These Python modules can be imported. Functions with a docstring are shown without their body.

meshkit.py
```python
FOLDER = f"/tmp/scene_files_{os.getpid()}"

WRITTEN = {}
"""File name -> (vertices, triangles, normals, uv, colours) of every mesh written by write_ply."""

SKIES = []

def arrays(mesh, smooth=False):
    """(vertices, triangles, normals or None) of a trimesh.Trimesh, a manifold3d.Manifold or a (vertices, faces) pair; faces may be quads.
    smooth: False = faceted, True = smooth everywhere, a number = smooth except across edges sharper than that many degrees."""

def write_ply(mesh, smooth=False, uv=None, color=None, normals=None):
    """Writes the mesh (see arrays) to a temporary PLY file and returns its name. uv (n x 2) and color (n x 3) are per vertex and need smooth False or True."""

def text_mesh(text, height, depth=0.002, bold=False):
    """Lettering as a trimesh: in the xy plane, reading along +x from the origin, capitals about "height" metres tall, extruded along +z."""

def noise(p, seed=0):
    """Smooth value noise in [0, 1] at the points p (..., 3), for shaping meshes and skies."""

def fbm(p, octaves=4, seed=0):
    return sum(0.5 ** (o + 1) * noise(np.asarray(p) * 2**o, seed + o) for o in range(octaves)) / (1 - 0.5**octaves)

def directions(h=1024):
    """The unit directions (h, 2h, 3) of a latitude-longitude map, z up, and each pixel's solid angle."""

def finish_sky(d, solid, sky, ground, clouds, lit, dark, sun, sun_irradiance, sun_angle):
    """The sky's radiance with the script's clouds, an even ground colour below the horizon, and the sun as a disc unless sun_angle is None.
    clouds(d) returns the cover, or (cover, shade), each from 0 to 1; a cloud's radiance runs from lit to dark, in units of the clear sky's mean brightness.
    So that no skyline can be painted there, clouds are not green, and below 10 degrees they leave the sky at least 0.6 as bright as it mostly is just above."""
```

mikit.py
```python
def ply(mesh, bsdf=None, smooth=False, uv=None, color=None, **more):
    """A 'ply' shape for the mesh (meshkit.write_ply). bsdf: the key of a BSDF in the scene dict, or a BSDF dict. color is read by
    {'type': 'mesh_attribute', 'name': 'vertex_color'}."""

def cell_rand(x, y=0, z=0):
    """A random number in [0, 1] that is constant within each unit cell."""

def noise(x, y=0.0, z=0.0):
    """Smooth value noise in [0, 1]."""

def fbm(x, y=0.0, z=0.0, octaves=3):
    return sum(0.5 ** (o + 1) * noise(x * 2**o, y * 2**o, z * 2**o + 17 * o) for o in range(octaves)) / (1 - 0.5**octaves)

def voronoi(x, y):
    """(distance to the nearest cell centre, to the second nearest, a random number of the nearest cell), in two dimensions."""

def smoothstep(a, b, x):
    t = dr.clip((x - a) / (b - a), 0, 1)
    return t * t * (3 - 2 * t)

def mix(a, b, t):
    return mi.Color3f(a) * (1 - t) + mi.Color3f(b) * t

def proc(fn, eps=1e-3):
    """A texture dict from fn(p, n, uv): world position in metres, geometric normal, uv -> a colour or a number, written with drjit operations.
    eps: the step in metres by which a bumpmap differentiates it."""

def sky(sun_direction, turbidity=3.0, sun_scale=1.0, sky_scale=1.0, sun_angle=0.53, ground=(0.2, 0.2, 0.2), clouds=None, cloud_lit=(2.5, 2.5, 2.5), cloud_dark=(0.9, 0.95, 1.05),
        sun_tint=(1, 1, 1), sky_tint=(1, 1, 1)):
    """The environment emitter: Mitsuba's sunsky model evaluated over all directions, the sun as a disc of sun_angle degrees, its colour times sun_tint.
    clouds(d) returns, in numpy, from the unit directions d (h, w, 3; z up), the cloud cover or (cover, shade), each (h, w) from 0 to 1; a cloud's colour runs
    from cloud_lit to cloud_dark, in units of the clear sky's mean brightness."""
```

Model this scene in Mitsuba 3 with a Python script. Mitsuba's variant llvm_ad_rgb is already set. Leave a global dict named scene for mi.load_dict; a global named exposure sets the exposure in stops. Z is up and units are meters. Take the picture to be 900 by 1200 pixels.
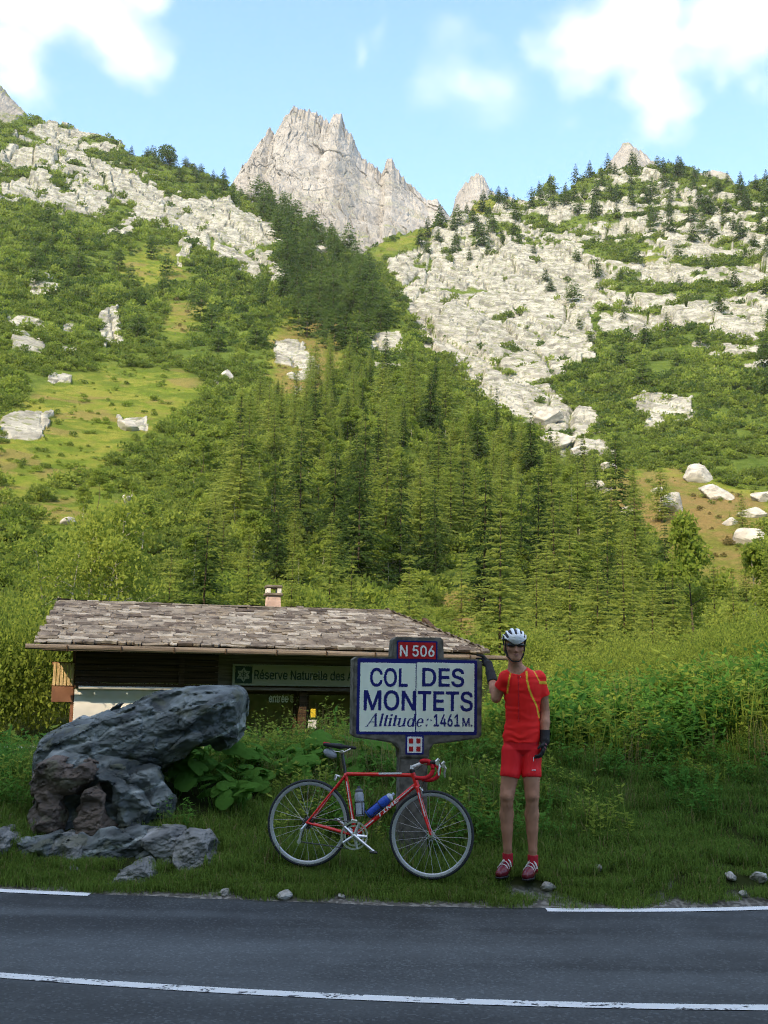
import math, random
import numpy as np, trimesh, manifold3d, shapely, drjit as dr, mitsuba as mi
import mikit, meshkit
from scipy.interpolate import RBFInterpolator
from scipy.ndimage import map_coordinates
from scipy.sparse import coo_matrix

# ------------------------------------------------------------------ camera, sky, exposure
T = mi.ScalarTransform4f
EYE = np.array([0.0, 0.0, 1.65])                 # a person's eye height at the road side
FOCAL, PITCH, ROLL = 1250.0, math.radians(8.64), math.radians(1.0)   # focal length in pixels of a 900 x 1200 frame
FWD = np.array([0, math.cos(PITCH), math.sin(PITCH)])
_u = np.array([0, -math.sin(PITCH), math.cos(PITCH)]); _r = np.array([1.0, 0, 0])
RIGHT = math.cos(ROLL) * _r + math.sin(ROLL) * _u
UP = -math.sin(ROLL) * _r + math.cos(ROLL) * _u
scene, labels = {}, {}
scene['camera'] = {'type': 'perspective', 'fov': 2 * math.degrees(math.atan(450 / FOCAL)), 'fov_axis': 'x', 'near_clip': 0.1, 'far_clip': 9000.0,
                   'to_world': T().look_at(origin=EYE.tolist(), target=(EYE + FWD).tolist(), up=UP.tolist())}
SUN_EL, SUN_H = math.radians(37.0), np.array([-0.47, -0.88])
SUN_H = SUN_H / np.linalg.norm(SUN_H)
SUN = [SUN_H[0] * math.cos(SUN_EL), SUN_H[1] * math.cos(SUN_EL), math.sin(SUN_EL)]
exposure = 2.45


def azel(p):
    """azimuth (right of +y) and elevation, in degrees, of directions"""
    p = np.asarray(p, float)
    return np.degrees(np.arctan2(p[..., 0], p[..., 1])), np.degrees(np.arctan2(p[..., 2], np.hypot(p[..., 0], p[..., 1])))


def ray(px, py):
    px, py = np.asarray(px, float)[..., None], np.asarray(py, float)[..., None]
    return FWD + (px - 450) / FOCAL * RIGHT - (py - 600) / FOCAL * UP


def at(px, py, Y):
    d = ray(px, py); return EYE + d * (np.asarray(Y, float) / d[..., 1])[..., None]


def atz(px, py, z):
    d = ray(px, py); return EYE + d * ((z - EYE[2]) / d[..., 2])[..., None]


def sky_clouds(d):
    """fair-weather cumulus: soft heaps with ragged edges, and thin wisps, all round the sky"""
    az, el = azel(d)
    q = d / np.maximum(d[..., 2:3], 0.12)
    w = meshkit.fbm(d * 9, 4, 3) - 0.5
    w2 = meshkit.fbm(d * 9 + 7.7, 4, 5) - 0.5
    A, E = az + 5 * w, el + 4 * w2
    rag = meshkit.fbm(d * 20, 6, 9) - 0.5

    def heap(a, e, sa, se):
        return 1 - np.sqrt(((A - a) / sa) ** 2 + ((E - e) / se) ** 2)
    def group(lst):
        out = np.full(az.shape, -9.0)
        for x, y, rx, ry in lst:
            a, e = azel(ray(x, y)); out = np.maximum(out, heap(a, e, rx / 22.5, ry / 22.5))
        return out
    near = group([(40, 10, 190, 95), (150, 55, 75, 55), (20, 80, 90, 50), (-120, -60, 260, 170), (745, 40, 150, 75), (770, 100, 75, 62), (850, 10, 110, 70), (690, 50, 85, 55), (1010, -60, 200, 110)])
    far = meshkit.fbm(q * [0.9, 0.9, 0] + 31.0, 4, 17)
    away = np.clip((np.abs(az) - 26) / 14, 0, 1) + np.clip((el - 44) / 10, 0, 1)
    cov = np.clip((near * 1.05 + rag * 1.9 + w2 * .6) / 0.85, 0, 1) * np.clip(1.4 - away, 0, 1)
    cov = np.maximum(cov, np.clip((far + rag * 0.5 - 0.52) / 0.18, 0, 1) * np.clip(away, 0, 1))
    wisp = group([(530, 105, 85, 55), (500, 120, 60, 40), (425, 40, 20, 65), (408, 75, 16, 30)])
    cov = np.maximum(cov, 0.5 * np.clip((wisp + rag * 2.6) / 1.1, 0, 1))
    shade = np.clip(1.5 * (meshkit.fbm(d * 15 + 3.3, 4, 21) - .38), 0, 0.8)
    s = cov * cov * (3 - 2 * cov)
    return s * 0.97, shade


scene['sky'] = mikit.sky(SUN, turbidity=3.0, clouds=sky_clouds, cloud_lit=(1.28, 1.34, 1.48), cloud_dark=(.85, .95, 1.15), sky_tint=(2.35, 2.35, 2.4), sun_scale=0.78)


# ------------------------------------------------------------------ helpers
def tag(key, label=None, cat=None, group=None, kind=None):
    d = {}
    if label: d['label'] = label
    if cat: d['category'] = cat
    if group: d['group'] = group
    if kind: d['kind'] = kind
    labels[key] = d


COUNT = {}


def numbered(name):
    n = COUNT.get(name, -1) + 1
    COUNT[name] = n
    return name if n == 0 else f'{name}_{n:03d}'


def add(key, mesh, bsdf, smooth=False, **more):
    scene[key] = mikit.ply(mesh, bsdf, smooth, **more); return key


def struct(key, mesh, bsdf, label, cat, smooth=False, **more):
    add(key, mesh, bsdf, smooth, **more); tag(key, label, cat, kind='structure')


def cat_m(*ms):
    return trimesh.util.concatenate([m for m in ms if m is not None])


def mesh_of(v, f):
    return trimesh.Trimesh(np.asarray(v, float), np.asarray(f, int), process=False)


def box(cx, cy, cz, sx, sy, sz, c=0.0):
    """box by centre and full size with a chamfer c"""
    if c <= 0:
        m = trimesh.creation.box((sx, sy, sz)); m.apply_translation((cx, cy, cz)); return m
    pts = []
    for a in (-1, 1):
        for b in (-1, 1):
            for d in (-1, 1):
                h = np.array([sx, sy, sz]) / 2
                for k in range(3):
                    q = h - c; q[k] = h[k]; pts.append(q * [a, b, d])
    m = trimesh.convex.convex_hull(np.array(pts)); m.apply_translation((cx, cy, cz)); return m


def tube(points, radii, sides=8, caps=True):
    p = np.asarray(points, float); n = len(p)
    r = np.broadcast_to(np.asarray(radii, float), (n,))
    t = np.gradient(p, axis=0); t /= np.linalg.norm(t, axis=1, keepdims=True) + 1e-12
    ref = np.array([0, 0, 1.0]) if np.abs(t[:, 2]).mean() < 0.8 else np.array([1.0, 0, 0])
    a = np.cross(t, ref); a /= np.linalg.norm(a, axis=1, keepdims=True) + 1e-12
    b = np.cross(t, a)
    ang = np.arange(sides) * 2 * np.pi / sides
    v = (p[:, None] + r[:, None, None] * (np.cos(ang)[None, :, None] * a[:, None] + np.sin(ang)[None, :, None] * b[:, None])).reshape(-1, 3)
    i, j = np.meshgrid(np.arange(n - 1), np.arange(sides), indexing='ij')
    q = np.stack([i * sides + j, (i + 1) * sides + j, (i + 1) * sides + (j + 1) % sides, i * sides + (j + 1) % sides], -1).reshape(-1, 4)
    f = np.vstack([q[:, [0, 1, 2]], q[:, [0, 2, 3]]])
    if caps:
        v = np.vstack([v, p[:1], p[-1:]])
        k = np.arange(sides)
        f = np.vstack([f, np.stack([k * 0 + n * sides, k, (k + 1) % sides], 1), np.stack([k * 0 + n * sides + 1, (n - 1) * sides + (k + 1) % sides, (n - 1) * sides + k], 1)])
    return mesh_of(v, f)


def frame_to(p0, p1):
    z = np.asarray(p1, float) - p0; L = np.linalg.norm(z); z = z / L
    x = np.cross([0, 1, 0.01], z); x /= np.linalg.norm(x)
    return x, np.cross(z, x), z, L


def moved(m, M):
    m = m.copy(); m.apply_transform(M); return m


def mat(R=None, t=(0, 0, 0), s=1.0):
    M = np.eye(4)
    if R is not None: M[:3, :3] = R
    M[:3, :3] *= s; M[:3, 3] = t
    return M


def rotz(a):
    c, s = math.cos(a), math.sin(a); return np.array([[c, -s, 0], [s, c, 0], [0, 0, 1.0]])


def rotx(a):
    c, s = math.cos(a), math.sin(a); return np.array([[1.0, 0, 0], [0, c, -s], [0, s, c]])


def roty(a):
    c, s = math.cos(a), math.sin(a); return np.array([[c, 0, s], [0, 1.0, 0], [-s, 0, c]])


def spread(v, f, Rs, ts, ss, uv=None):
    """one mesh of many copies"""
    Rs, ts, ss = np.asarray(Rs), np.asarray(ts), np.asarray(ss)
    V = np.einsum('kij,nj->kni', Rs * ss.reshape(-1, 1, 1), v) + ts[:, None]
    F = f[None] + (np.arange(len(ts)) * len(v))[:, None, None]
    return V.reshape(-1, 3), F.reshape(-1, 3), None if uv is None else np.tile(uv, (len(ts), 1))


def soft(a, b, x):
    t = np.clip((np.asarray(x, float) - a) / (b - a), 0, 1); return t * t * (3 - 2 * t)


# ------------------------------------------------------------------ solid shapes from distance fields (surface nets)
class Field:
    def __init__(self, lo, hi, h):
        self.lo, self.h = np.array(lo, float), h
        self.n = np.ceil((np.array(hi) - lo) / h).astype(int) + 1
        self.d = np.full(self.n, 10.0, np.float32)

    def sub(self, lo, hi):
        a = np.clip(np.floor((np.asarray(lo) - self.lo) / self.h).astype(int), 0, self.n)
        b = np.clip(np.ceil((np.asarray(hi) - self.lo) / self.h).astype(int) + 1, 0, self.n)
        s = tuple(slice(x, y) for x, y in zip(a, b))
        g = [self.lo[k] + self.h * np.arange(a[k], b[k]) for k in range(3)]
        return s, np.stack(np.meshgrid(*g, indexing='ij'), -1)

    def blend(self, s, d, k):
        o = self.d[s]
        h = np.clip(0.5 + 0.5 * (o - d) / k, 0, 1)
        self.d[s] = np.where(np.abs(o - d) < k, d * h + o * (1 - h) - k * h * (1 - h), np.minimum(o, d))

    def cone(self, p0, r0, p1, r1, k=0.02, flat=None):
        p0, p1 = np.asarray(p0, float), np.asarray(p1, float)
        m = max(r0, r1) + 3 * k + 0.03
        s, P = self.sub(np.minimum(p0, p1) - m, np.maximum(p0, p1) + m)
        if P.size == 0: return
        ax = p1 - p0
        t = np.clip((P - p0) @ ax / max(ax @ ax, 1e-9), 0, 1)
        self.blend(s, np.linalg.norm(P - p0 - t[..., None] * ax, axis=-1) - (r0 + (r1 - r0) * t), k)

    def ell(self, c, r, k=0.02, R=None):
        c, r = np.asarray(c, float), np.asarray(r, float)
        m = r.max() + 3 * k + 0.02
        s, P = self.sub(c - m, c + m)
        if P.size == 0: return
        q = P - c
        if R is not None: q = q @ R
        l = np.linalg.norm(q / r, axis=-1); g = np.linalg.norm(q / r ** 2, axis=-1) + 1e-9
        self.blend(s, l * (l - 1) / g, k)

    def points(self):
        g = [self.lo[k] + self.h * np.arange(self.n[k]) for k in range(3)]
        return np.stack(np.meshgrid(*g, indexing='ij'), -1)

    def mesh(self, smooth=2):
        d = self.d; nx, ny, nz = d.shape
        ins = d < 0
        c = np.zeros((nx - 1, ny - 1, nz - 1), np.int8)
        for a in (0, 1):
            for b in (0, 1):
                for e in (0, 1):
                    c += ins[a:nx - 1 + a, b:ny - 1 + b, e:nz - 1 + e]
        act = np.argwhere((c > 0) & (c < 8))
        idx = np.full(c.shape, -1, np.int64); idx[tuple(act.T)] = np.arange(len(act))
        acc, cnt = np.zeros((len(act), 3)), np.zeros(len(act))
        cor = [(a, b, e) for a in (0, 1) for b in (0, 1) for e in (0, 1)]
        for o in cor:
            for k in range(3):
                if o[k] == 0:
                    q = list(o); q[k] = 1
                    d0, d1 = d[tuple((act + o).T)], d[tuple((act + q).T)]
                    on = (d0 < 0) != (d1 < 0)
                    t = np.where(on, d0 / np.where(on, d0 - d1, 1), 0)
                    pt = act + np.array(o, float); pt[:, k] += t
                    acc[on] += pt[on]; cnt[on] += 1
        v = acc / cnt[:, None] * self.h + self.lo
        F = []
        for k in range(3):
            a, b = (k + 1) % 3, (k + 2) % 3
            s0 = [slice(1, -1)] * 3; s0[k] = slice(0, -1)
            s1 = [slice(1, -1)] * 3; s1[k] = slice(1, None)
            e0, e1 = ins[tuple(s0)], ins[tuple(s1)]
            for flag in (True, False):
                g = np.argwhere((e0 == flag) & (e1 != flag)) + [0 if m == k else 1 for m in range(3)]
                quad = []
                for da, db in ((0, 0), (1, 0), (1, 1), (0, 1)):
                    h = g.copy(); h[:, a] -= 1 - da; h[:, b] -= 1 - db
                    quad.append(idx[tuple(h.T)])
                q = np.stack(quad, 1)
                F.append(q if flag else q[:, ::-1])
        q = np.vstack(F); q = q[(q >= 0).all(1)]
        m = trimesh.Trimesh(v, np.vstack([q[:, [0, 1, 2]], q[:, [0, 2, 3]]]), process=False)
        if smooth:
            e = m.edges_unique; i_, j_ = np.r_[e[:, 0], e[:, 1]], np.r_[e[:, 1], e[:, 0]]
            W = coo_matrix((np.ones(len(i_)), (i_, j_)), shape=(len(v), len(v))).tocsr(); dg = np.maximum(np.asarray(W.sum(1)), 1)
            x = np.array(m.vertices)
            for k in range(smooth * 2): x = x + (.5, -.53)[k % 2] * (W @ x / dg - x)
            m.vertices = x
        return m
# ------------------------------------------------------------------ the lie of the land
# crest lines and outcrops are first described as directions seen from the pass (u, v of a 900 x 1200 survey frame), then given their own distances
def crest(points):
    a, e = azel(ray(*np.array(points, float).T))
    o = np.argsort(a); return a[o], e[o]


L_CREST = crest([(-60, 118), (0, 141), (30, 146), (60, 143), (100, 151), (130, 160), (145, 173), (180, 187), (215, 196), (250, 208), (290, 226), (330, 248), (370, 275), (395, 293), (430, 322), (450, 352), (480, 390), (500, 412),
                 (530, 442), (560, 474), (600, 502), (640, 537), (700, 566), (780, 600), (900, 620), (960, 625)])
R_CREST = crest([(330, 330), (400, 305), (430, 293), (470, 278), (500, 268), (530, 254), (560, 243), (590, 229), (620, 224), (660, 217), (700, 207), (740, 199), (790, 195), (830, 203), (860, 217), (900, 224), (960, 226)])
R0, KL, RR, ER, KR = 60.0, 11.45, 260.0, 12.2, 14.7


def edge_extend(c, az):
    a, e = c
    return np.interp(az, np.r_[-140, -80, a, 80, 140], np.r_[0.5, e[0] * 0.75, e, e[-1] * 0.75, 0.5])


def crest_noise(az, seed):
    return (meshkit.fbm(np.stack([az * 0.9, az * 0 + seed, az * 0], -1), 5, seed) - 0.5) * 0.9


# road edges on the pass (x -> y of the far kerbless edge and of the centre line)
_e = atz(np.array([-40, 0, 107, 320, 450, 640, 900, 960]), np.array([1040, 1042, 1047, 1056, 1060, 1065, 1062, 1060]), 0.0)
_c = atz(np.array([0, 225, 450, 675, 900]), np.array([1144, 1158, 1171, 1179, 1181]), 0.0)
EDGE, CENTRE = np.polyfit(_e[:, 0], _e[:, 1], 3), np.polyfit(_c[:, 0], _c[:, 1], 2)


def curve(p, x, lim):
    x = np.asarray(x, float); c = np.clip(x, -lim, lim)
    return np.polyval(p, c) + (x - c) * np.polyval(np.polyder(p), c)


def road_edge(x): return curve(EDGE, x, 3.6)
def road_mid(x): return curve(CENTRE, x, 2.6)
def road_near(x): return road_mid(x) - 2.75


_NEAR = np.array([  # x, y, z of the verge and the ground behind it
    (-12, 8.6, .05), (-8, 8.6, .05), (-5, 8.4, .1), (-3.6, 8.6, .12), (-2.2, 8.6, .1), (-.55, 8.5, .12), (.32, 8.36, .075), (.8, 8.4, .14), (1.05, 8.35, .14), (1.3, 8.4, .15), (2.2, 8.2, .1), (3.2, 8.2, .12), (4.5, 8.3, .2), (8, 8.4, .3), (13, 8.6, .4),
    (-5, 10.5, .4), (-3.4, 10, .45), (-2.0, 9.4, .45), (-1, 9.6, .34), (0, 9.3, .24), (.9, 9.4, .36), (2, 9.4, .36), (3.2, 9.4, .42), (4.6, 9.4, .62), (8, 9.8, .8), (13, 10, .9),
    (-5, 12.5, .35), (-3, 12, .5), (-1.5, 11.5, .65), (0, 11.2, .72), (1.2, 10.8, .78), (2.2, 10.7, .68), (3.4, 10.8, .75), (5, 11, 1.1), (8, 12, 1.45),
    (1.5, 12.4, .95), (2.5, 12.4, 1.0), (3.8, 12.4, 1.2), (5.5, 12.5, 1.42), (-1.5, 14, .2), (0, 14, .5), (2, 14.5, 1.0), (4, 15, 1.3), (7, 16, 1.6),
    (-5, 16, .0), (-8, 15, .1), (-3, 18, -.15), (0, 18, -.05), (3, 19, .9), (6, 20, 1.3), (-10, 20, -.1), (-6, 21, -.15), (-1, 23, -.15), (3, 24, .5), (7, 26, 1.5), (-12, 27, .3), (-5, 30, .5), (0, 30, .6), (5, 32, 1.4), (10, 32, 1.8),
    (-16, 40, 1.2), (-6, 40, 1.2), (0, 40, 1.3), (8, 40, 1.7), (16, 40, 2), (-20, 20, .3), (18, 20, 1.6), (-25, 55, 1.8), (0, 56, 1.7), (20, 55, 2.0)])
_rbf = RBFInterpolator(_NEAR[:, :2], _NEAR[:, 2], smoothing=0.02)
# the mountain side behind the road, across from the pass: its crest keeps the low sun off the verge
N_BACK = np.array([-0.413, -0.911]); Q_EDGE, Q_CREST = -13.3, 120.0
H_BACK = math.tan(SUN_EL) * (Q_CREST - Q_EDGE) / float(N_BACK @ SUN_H)


def base_z(x, y):
    """smooth ground height"""
    r, az = np.hypot(x, y), np.degrees(np.arctan2(x, y))
    lr = np.log(np.maximum(r, 1.0) / R0)
    # western spur
    ec = edge_extend(L_CREST, az) + crest_noise(az, 4)
    e = np.minimum(KL * lr, 40)
    rc = R0 * np.exp(ec / KL)
    zl = EYE[2] + np.where(r < rc, r * np.tan(np.radians(e)), rc * np.tan(np.radians(ec)) - (r - rc) * 0.75)
    # eastern face
    ec = edge_extend(R_CREST, az) + crest_noise(az, 11)
    e = np.clip(ER + KR * np.log(np.maximum(r, 1) / RR), -5, 40)
    rc = RR * np.exp((ec - ER) / KR)
    zr = EYE[2] + np.where(r < rc, r * np.tan(np.radians(e)), rc * np.tan(np.radians(ec)) - (r - rc) * 0.6)
    zf = np.maximum(zl, np.where(r > 170, zr, -1e3))
    zf = np.maximum(zf, -20)
    # near the road
    w = soft(34, 62, r) * soft(-5, 30, y)
    side = soft(20, 45, np.abs(x))
    xn, yn = np.clip(x, -24, 20), np.clip(y, 8.2, 56)
    zn = np.zeros_like(r)
    m = (w < 1) & (y > 3)
    if m.any(): zn[m] = _rbf(np.stack([xn[m], yn[m]], -1))
    g = y - road_edge(x)
    zn = np.where(g < 0, -0.012, zn * soft(0, 0.45, g) + 0.006 * soft(0, .05, g))
    zn = zn * (1 - 0.4 * side)
    q = N_BACK[0] * x + N_BACK[1] * y
    zb = H_BACK * np.clip((q - 12) / (Q_CREST - 12), 0, None)
    over = np.clip(q - Q_CREST, 0, None)
    zb = np.where(q > Q_CREST, H_BACK + over * 0.02, zb)
    t = np.stack([x, y, 0 * x], -1)
    zb = zb + np.clip(zb / 20, 0, 1) * (meshkit.fbm(t / 24, 3, 50) - 0.5) * 9
    return np.where(y < 3, np.where(q > 12, zb, -0.012), zn * (1 - w) + np.maximum(zf, -5) * w)


AZ = np.unique(np.r_[np.arange(-180, -36, 2.0), np.arange(-36, -24, .2), np.arange(-24, 24.001, 0.085), np.arange(24, 36, .2), np.arange(36, 180.01, 2.0)])
RG = np.r_[np.exp(np.linspace(math.log(2.2), math.log(58), 250)), np.exp(np.linspace(math.log(58.3), math.log(860), 500)), np.exp(np.linspace(math.log(900), math.log(3500), 16))]
GA, GR = np.meshgrid(np.radians(AZ), RG, indexing='ij')
GX, GY = GR * np.sin(GA), GR * np.cos(GA)
GZ = base_z(GX, GY)


def project(p):
    q = np.asarray(p, float) - EYE
    w = np.maximum(q @ FWD, 1e-3)
    return 450 + FOCAL * (q @ RIGHT) / w, 600 - FOCAL * (q @ UP) / w


def hit(px, py, grid=None, r_min=6.0):
    """where the line of sight of a survey point meets the ground"""
    z = GZ if grid is None else grid
    d = ray(px, py); d = d / np.hypot(d[..., :1], d[..., 1:2])
    rs = np.exp(np.linspace(math.log(r_min), math.log(860), 1400))
    P = EYE + d[..., None, :] * rs[:, None]
    below = P[..., 2] < ground_z(P[..., 0], P[..., 1], z)
    k = np.argmax(below, -1)
    ok = below.any(-1)
    return np.take_along_axis(P, k[..., None, None], -2)[..., 0, :], ok


def ground_z(x, y, grid=None):
    x, y = np.asarray(x, float), np.asarray(y, float)
    r, az = np.clip(np.hypot(x, y), RG[0], RG[-1]), np.degrees(np.arctan2(x, y))
    i, j = np.interp(az, AZ, np.arange(len(AZ))), np.interp(np.log(r), np.log(RG), np.arange(len(RG)))
    return map_coordinates(GZ if grid is None else grid, [i.ravel(), j.ravel()], order=1, mode='nearest').reshape(x.shape)


# survey: outlines of the rock outcrops with how much of each is bare, and of the meadows
ROCKS = [
    ([(0, 180), (30, 150), (60, 143), (125, 150), (145, 172), (110, 178), (105, 200), (75, 210), (60, 195), (0, 200)], .78),
    ([(0, 205), (50, 205), (75, 225), (110, 190), (150, 190), (165, 215), (225, 235), (250, 228), (285, 240), (300, 262), (330, 275), (325, 300), (300, 322), (270, 308), (245, 300), (225, 285), (205, 275), (195, 265), (185, 272), (160, 262),
      (150, 245), (130, 245), (100, 255), (60, 245), (0, 240)], .93),
    ([(115, 262), (160, 255), (160, 282), (120, 287)], .65), ([(268, 300), (310, 280), (340, 300), (350, 330), (300, 328)], .6),
    ([(5, 370), (28, 362), (50, 385), (48, 410), (12, 412)], .75), ([(30, 318), (62, 318), (68, 345), (36, 345)], .5), ([(118, 372), (140, 365), (148, 400), (126, 412)], .75), ([(75, 380), (95, 392), (85, 425), (70, 410)], .5),
    ([(52, 438), (84, 440), (80, 455), (55, 455)], .6), ([(246, 430), (276, 425), (280, 452), (252, 455)], .6), ([(320, 405), (355, 400), (375, 435), (350, 462), (322, 450)], .55), ([(432, 385), (462, 380), (480, 405), (468, 424), (440, 420)], .65),
    ([(136, 492), (172, 490), (178, 508), (150, 514)], .6), ([(0, 500), (30, 492), (62, 490), (50, 512), (0, 525)], .5), ([(140, 575), (166, 573), (168, 592), (146, 592)], .7), ([(362, 284), (386, 282), (388, 302), (364, 304)], .8),
    ([(205, 270), (216, 262), (222, 300), (212, 318)], .6), ([(300, 352), (330, 345), (336, 362), (306, 366)], .5), ([(160, 200), (215, 212), (220, 230), (165, 218)], .35),
    ([(445, 310), (470, 292), (500, 282), (540, 276), (560, 270), (600, 280), (640, 288), (690, 298), (725, 318), (705, 340), (718, 355), (692, 372), (703, 410), (692, 432), (664, 432), (642, 452), (662, 470), (702, 490), (708, 506),
      (640, 508), (600, 494), (575, 486), (560, 456), (530, 430), (490, 392), (482, 370), (465, 340)], .97),
    ([(495, 284), (540, 255), (600, 228), (700, 210), (760, 200), (820, 213), (905, 240), (905, 400), (860, 410), (760, 330), (720, 318), (640, 285), (560, 270)], .72),
    ([(715, 332), (780, 302), (850, 318), (905, 330), (905, 358), (800, 388), (740, 396), (702, 386)], .78), ([(812, 402), (870, 388), (905, 388), (905, 442), (860, 444), (820, 428)], .72), ([(738, 470), (812, 468), (812, 497), (758, 499)], .8),
    ([(625, 505), (705, 500), (730, 560), (700, 590), (650, 545)], .22)]
MEADOWS = [([(-5, 492), (60, 444), (130, 425), (215, 428), (250, 460), (212, 492), (160, 530), (60, 575), (-5, 610)], .5), ([(40, 590), (120, 560), (175, 600), (120, 650), (30, 640)], .45), ([(690, 560), (790, 560), (905, 575), (905, 700), (820, 690), (760, 640), (700, 600)], 1.0),
           ([(315, 380), (400, 370), (405, 420), (372, 470), (318, 472)], .95), ([(190, 360), (240, 350), (245, 375), (200, 400)], .85), ([(512, 690), (560, 690), (566, 770), (515, 760)], 1.0), ([(430, 283), (520, 262), (520, 280), (450, 300), (432, 305)], .5),
           ([(500, 255), (600, 226), (600, 240), (540, 262)], .9), ([(740, 300), (790, 285), (800, 300), (750, 318)], .5), ([(120, 300), (200, 290), (230, 330), (150, 340)], .55)]
PW = np.stack([GX, GY, GZ], -1)
front = (np.abs(np.degrees(GA)) < 37) & (GR > 40) & (GR < 880)
U, V = project(PW)
nz = lambda s, seed, o=3: meshkit.fbm(PW / s, o, seed)
n1, n2, n3 = np.zeros(GX.shape), np.zeros(GX.shape), np.zeros(GX.shape)
n1[front], n2[front], n3[front] = (meshkit.fbm(PW[front] / s, 3, q) for s, q in ((11, 1), (11, 2), (16, 3)))
Uw, Vw = U + (n1 - .5) * 26, V + (n2 - .5) * 26
ROCK, MEAD = np.zeros(GX.shape), np.zeros(GX.shape)
for pts, dens in ROCKS:
    m = front & shapely.contains_xy(shapely.Polygon(pts), Uw, Vw)
    ROCK[m] = np.maximum(ROCK[m], dens)
for pts, val in MEADOWS:
    m = front & shapely.contains_xy(shapely.Polygon(pts), Uw, Vw)
    MEAD[m] = val
away = (~front) & (GR > 120)
ROCK[away] = 0.35
side = front & (np.abs(np.degrees(GA)) > 22.5) & (GR > 330)          # beyond the surveyed outlines the crags go on
ROCK[side] = np.maximum(ROCK[side], (.45 * soft(330, 480, GR))[side])
from scipy.ndimage import gaussian_filter
MEADS = gaussian_filter(MEAD, 5)
patch = np.zeros(GX.shape)
far = GR > 40
patch[far] = meshkit.fbm(PW[far] / [15, 15, 9], 3, 8)
rank = np.interp(patch, np.quantile(patch[front], np.linspace(0, 1, 60)), np.linspace(0, 1, 60))
ROCKW = soft(-0.05, 0.05, ROCK - rank) * (ROCK > 0)


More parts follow.
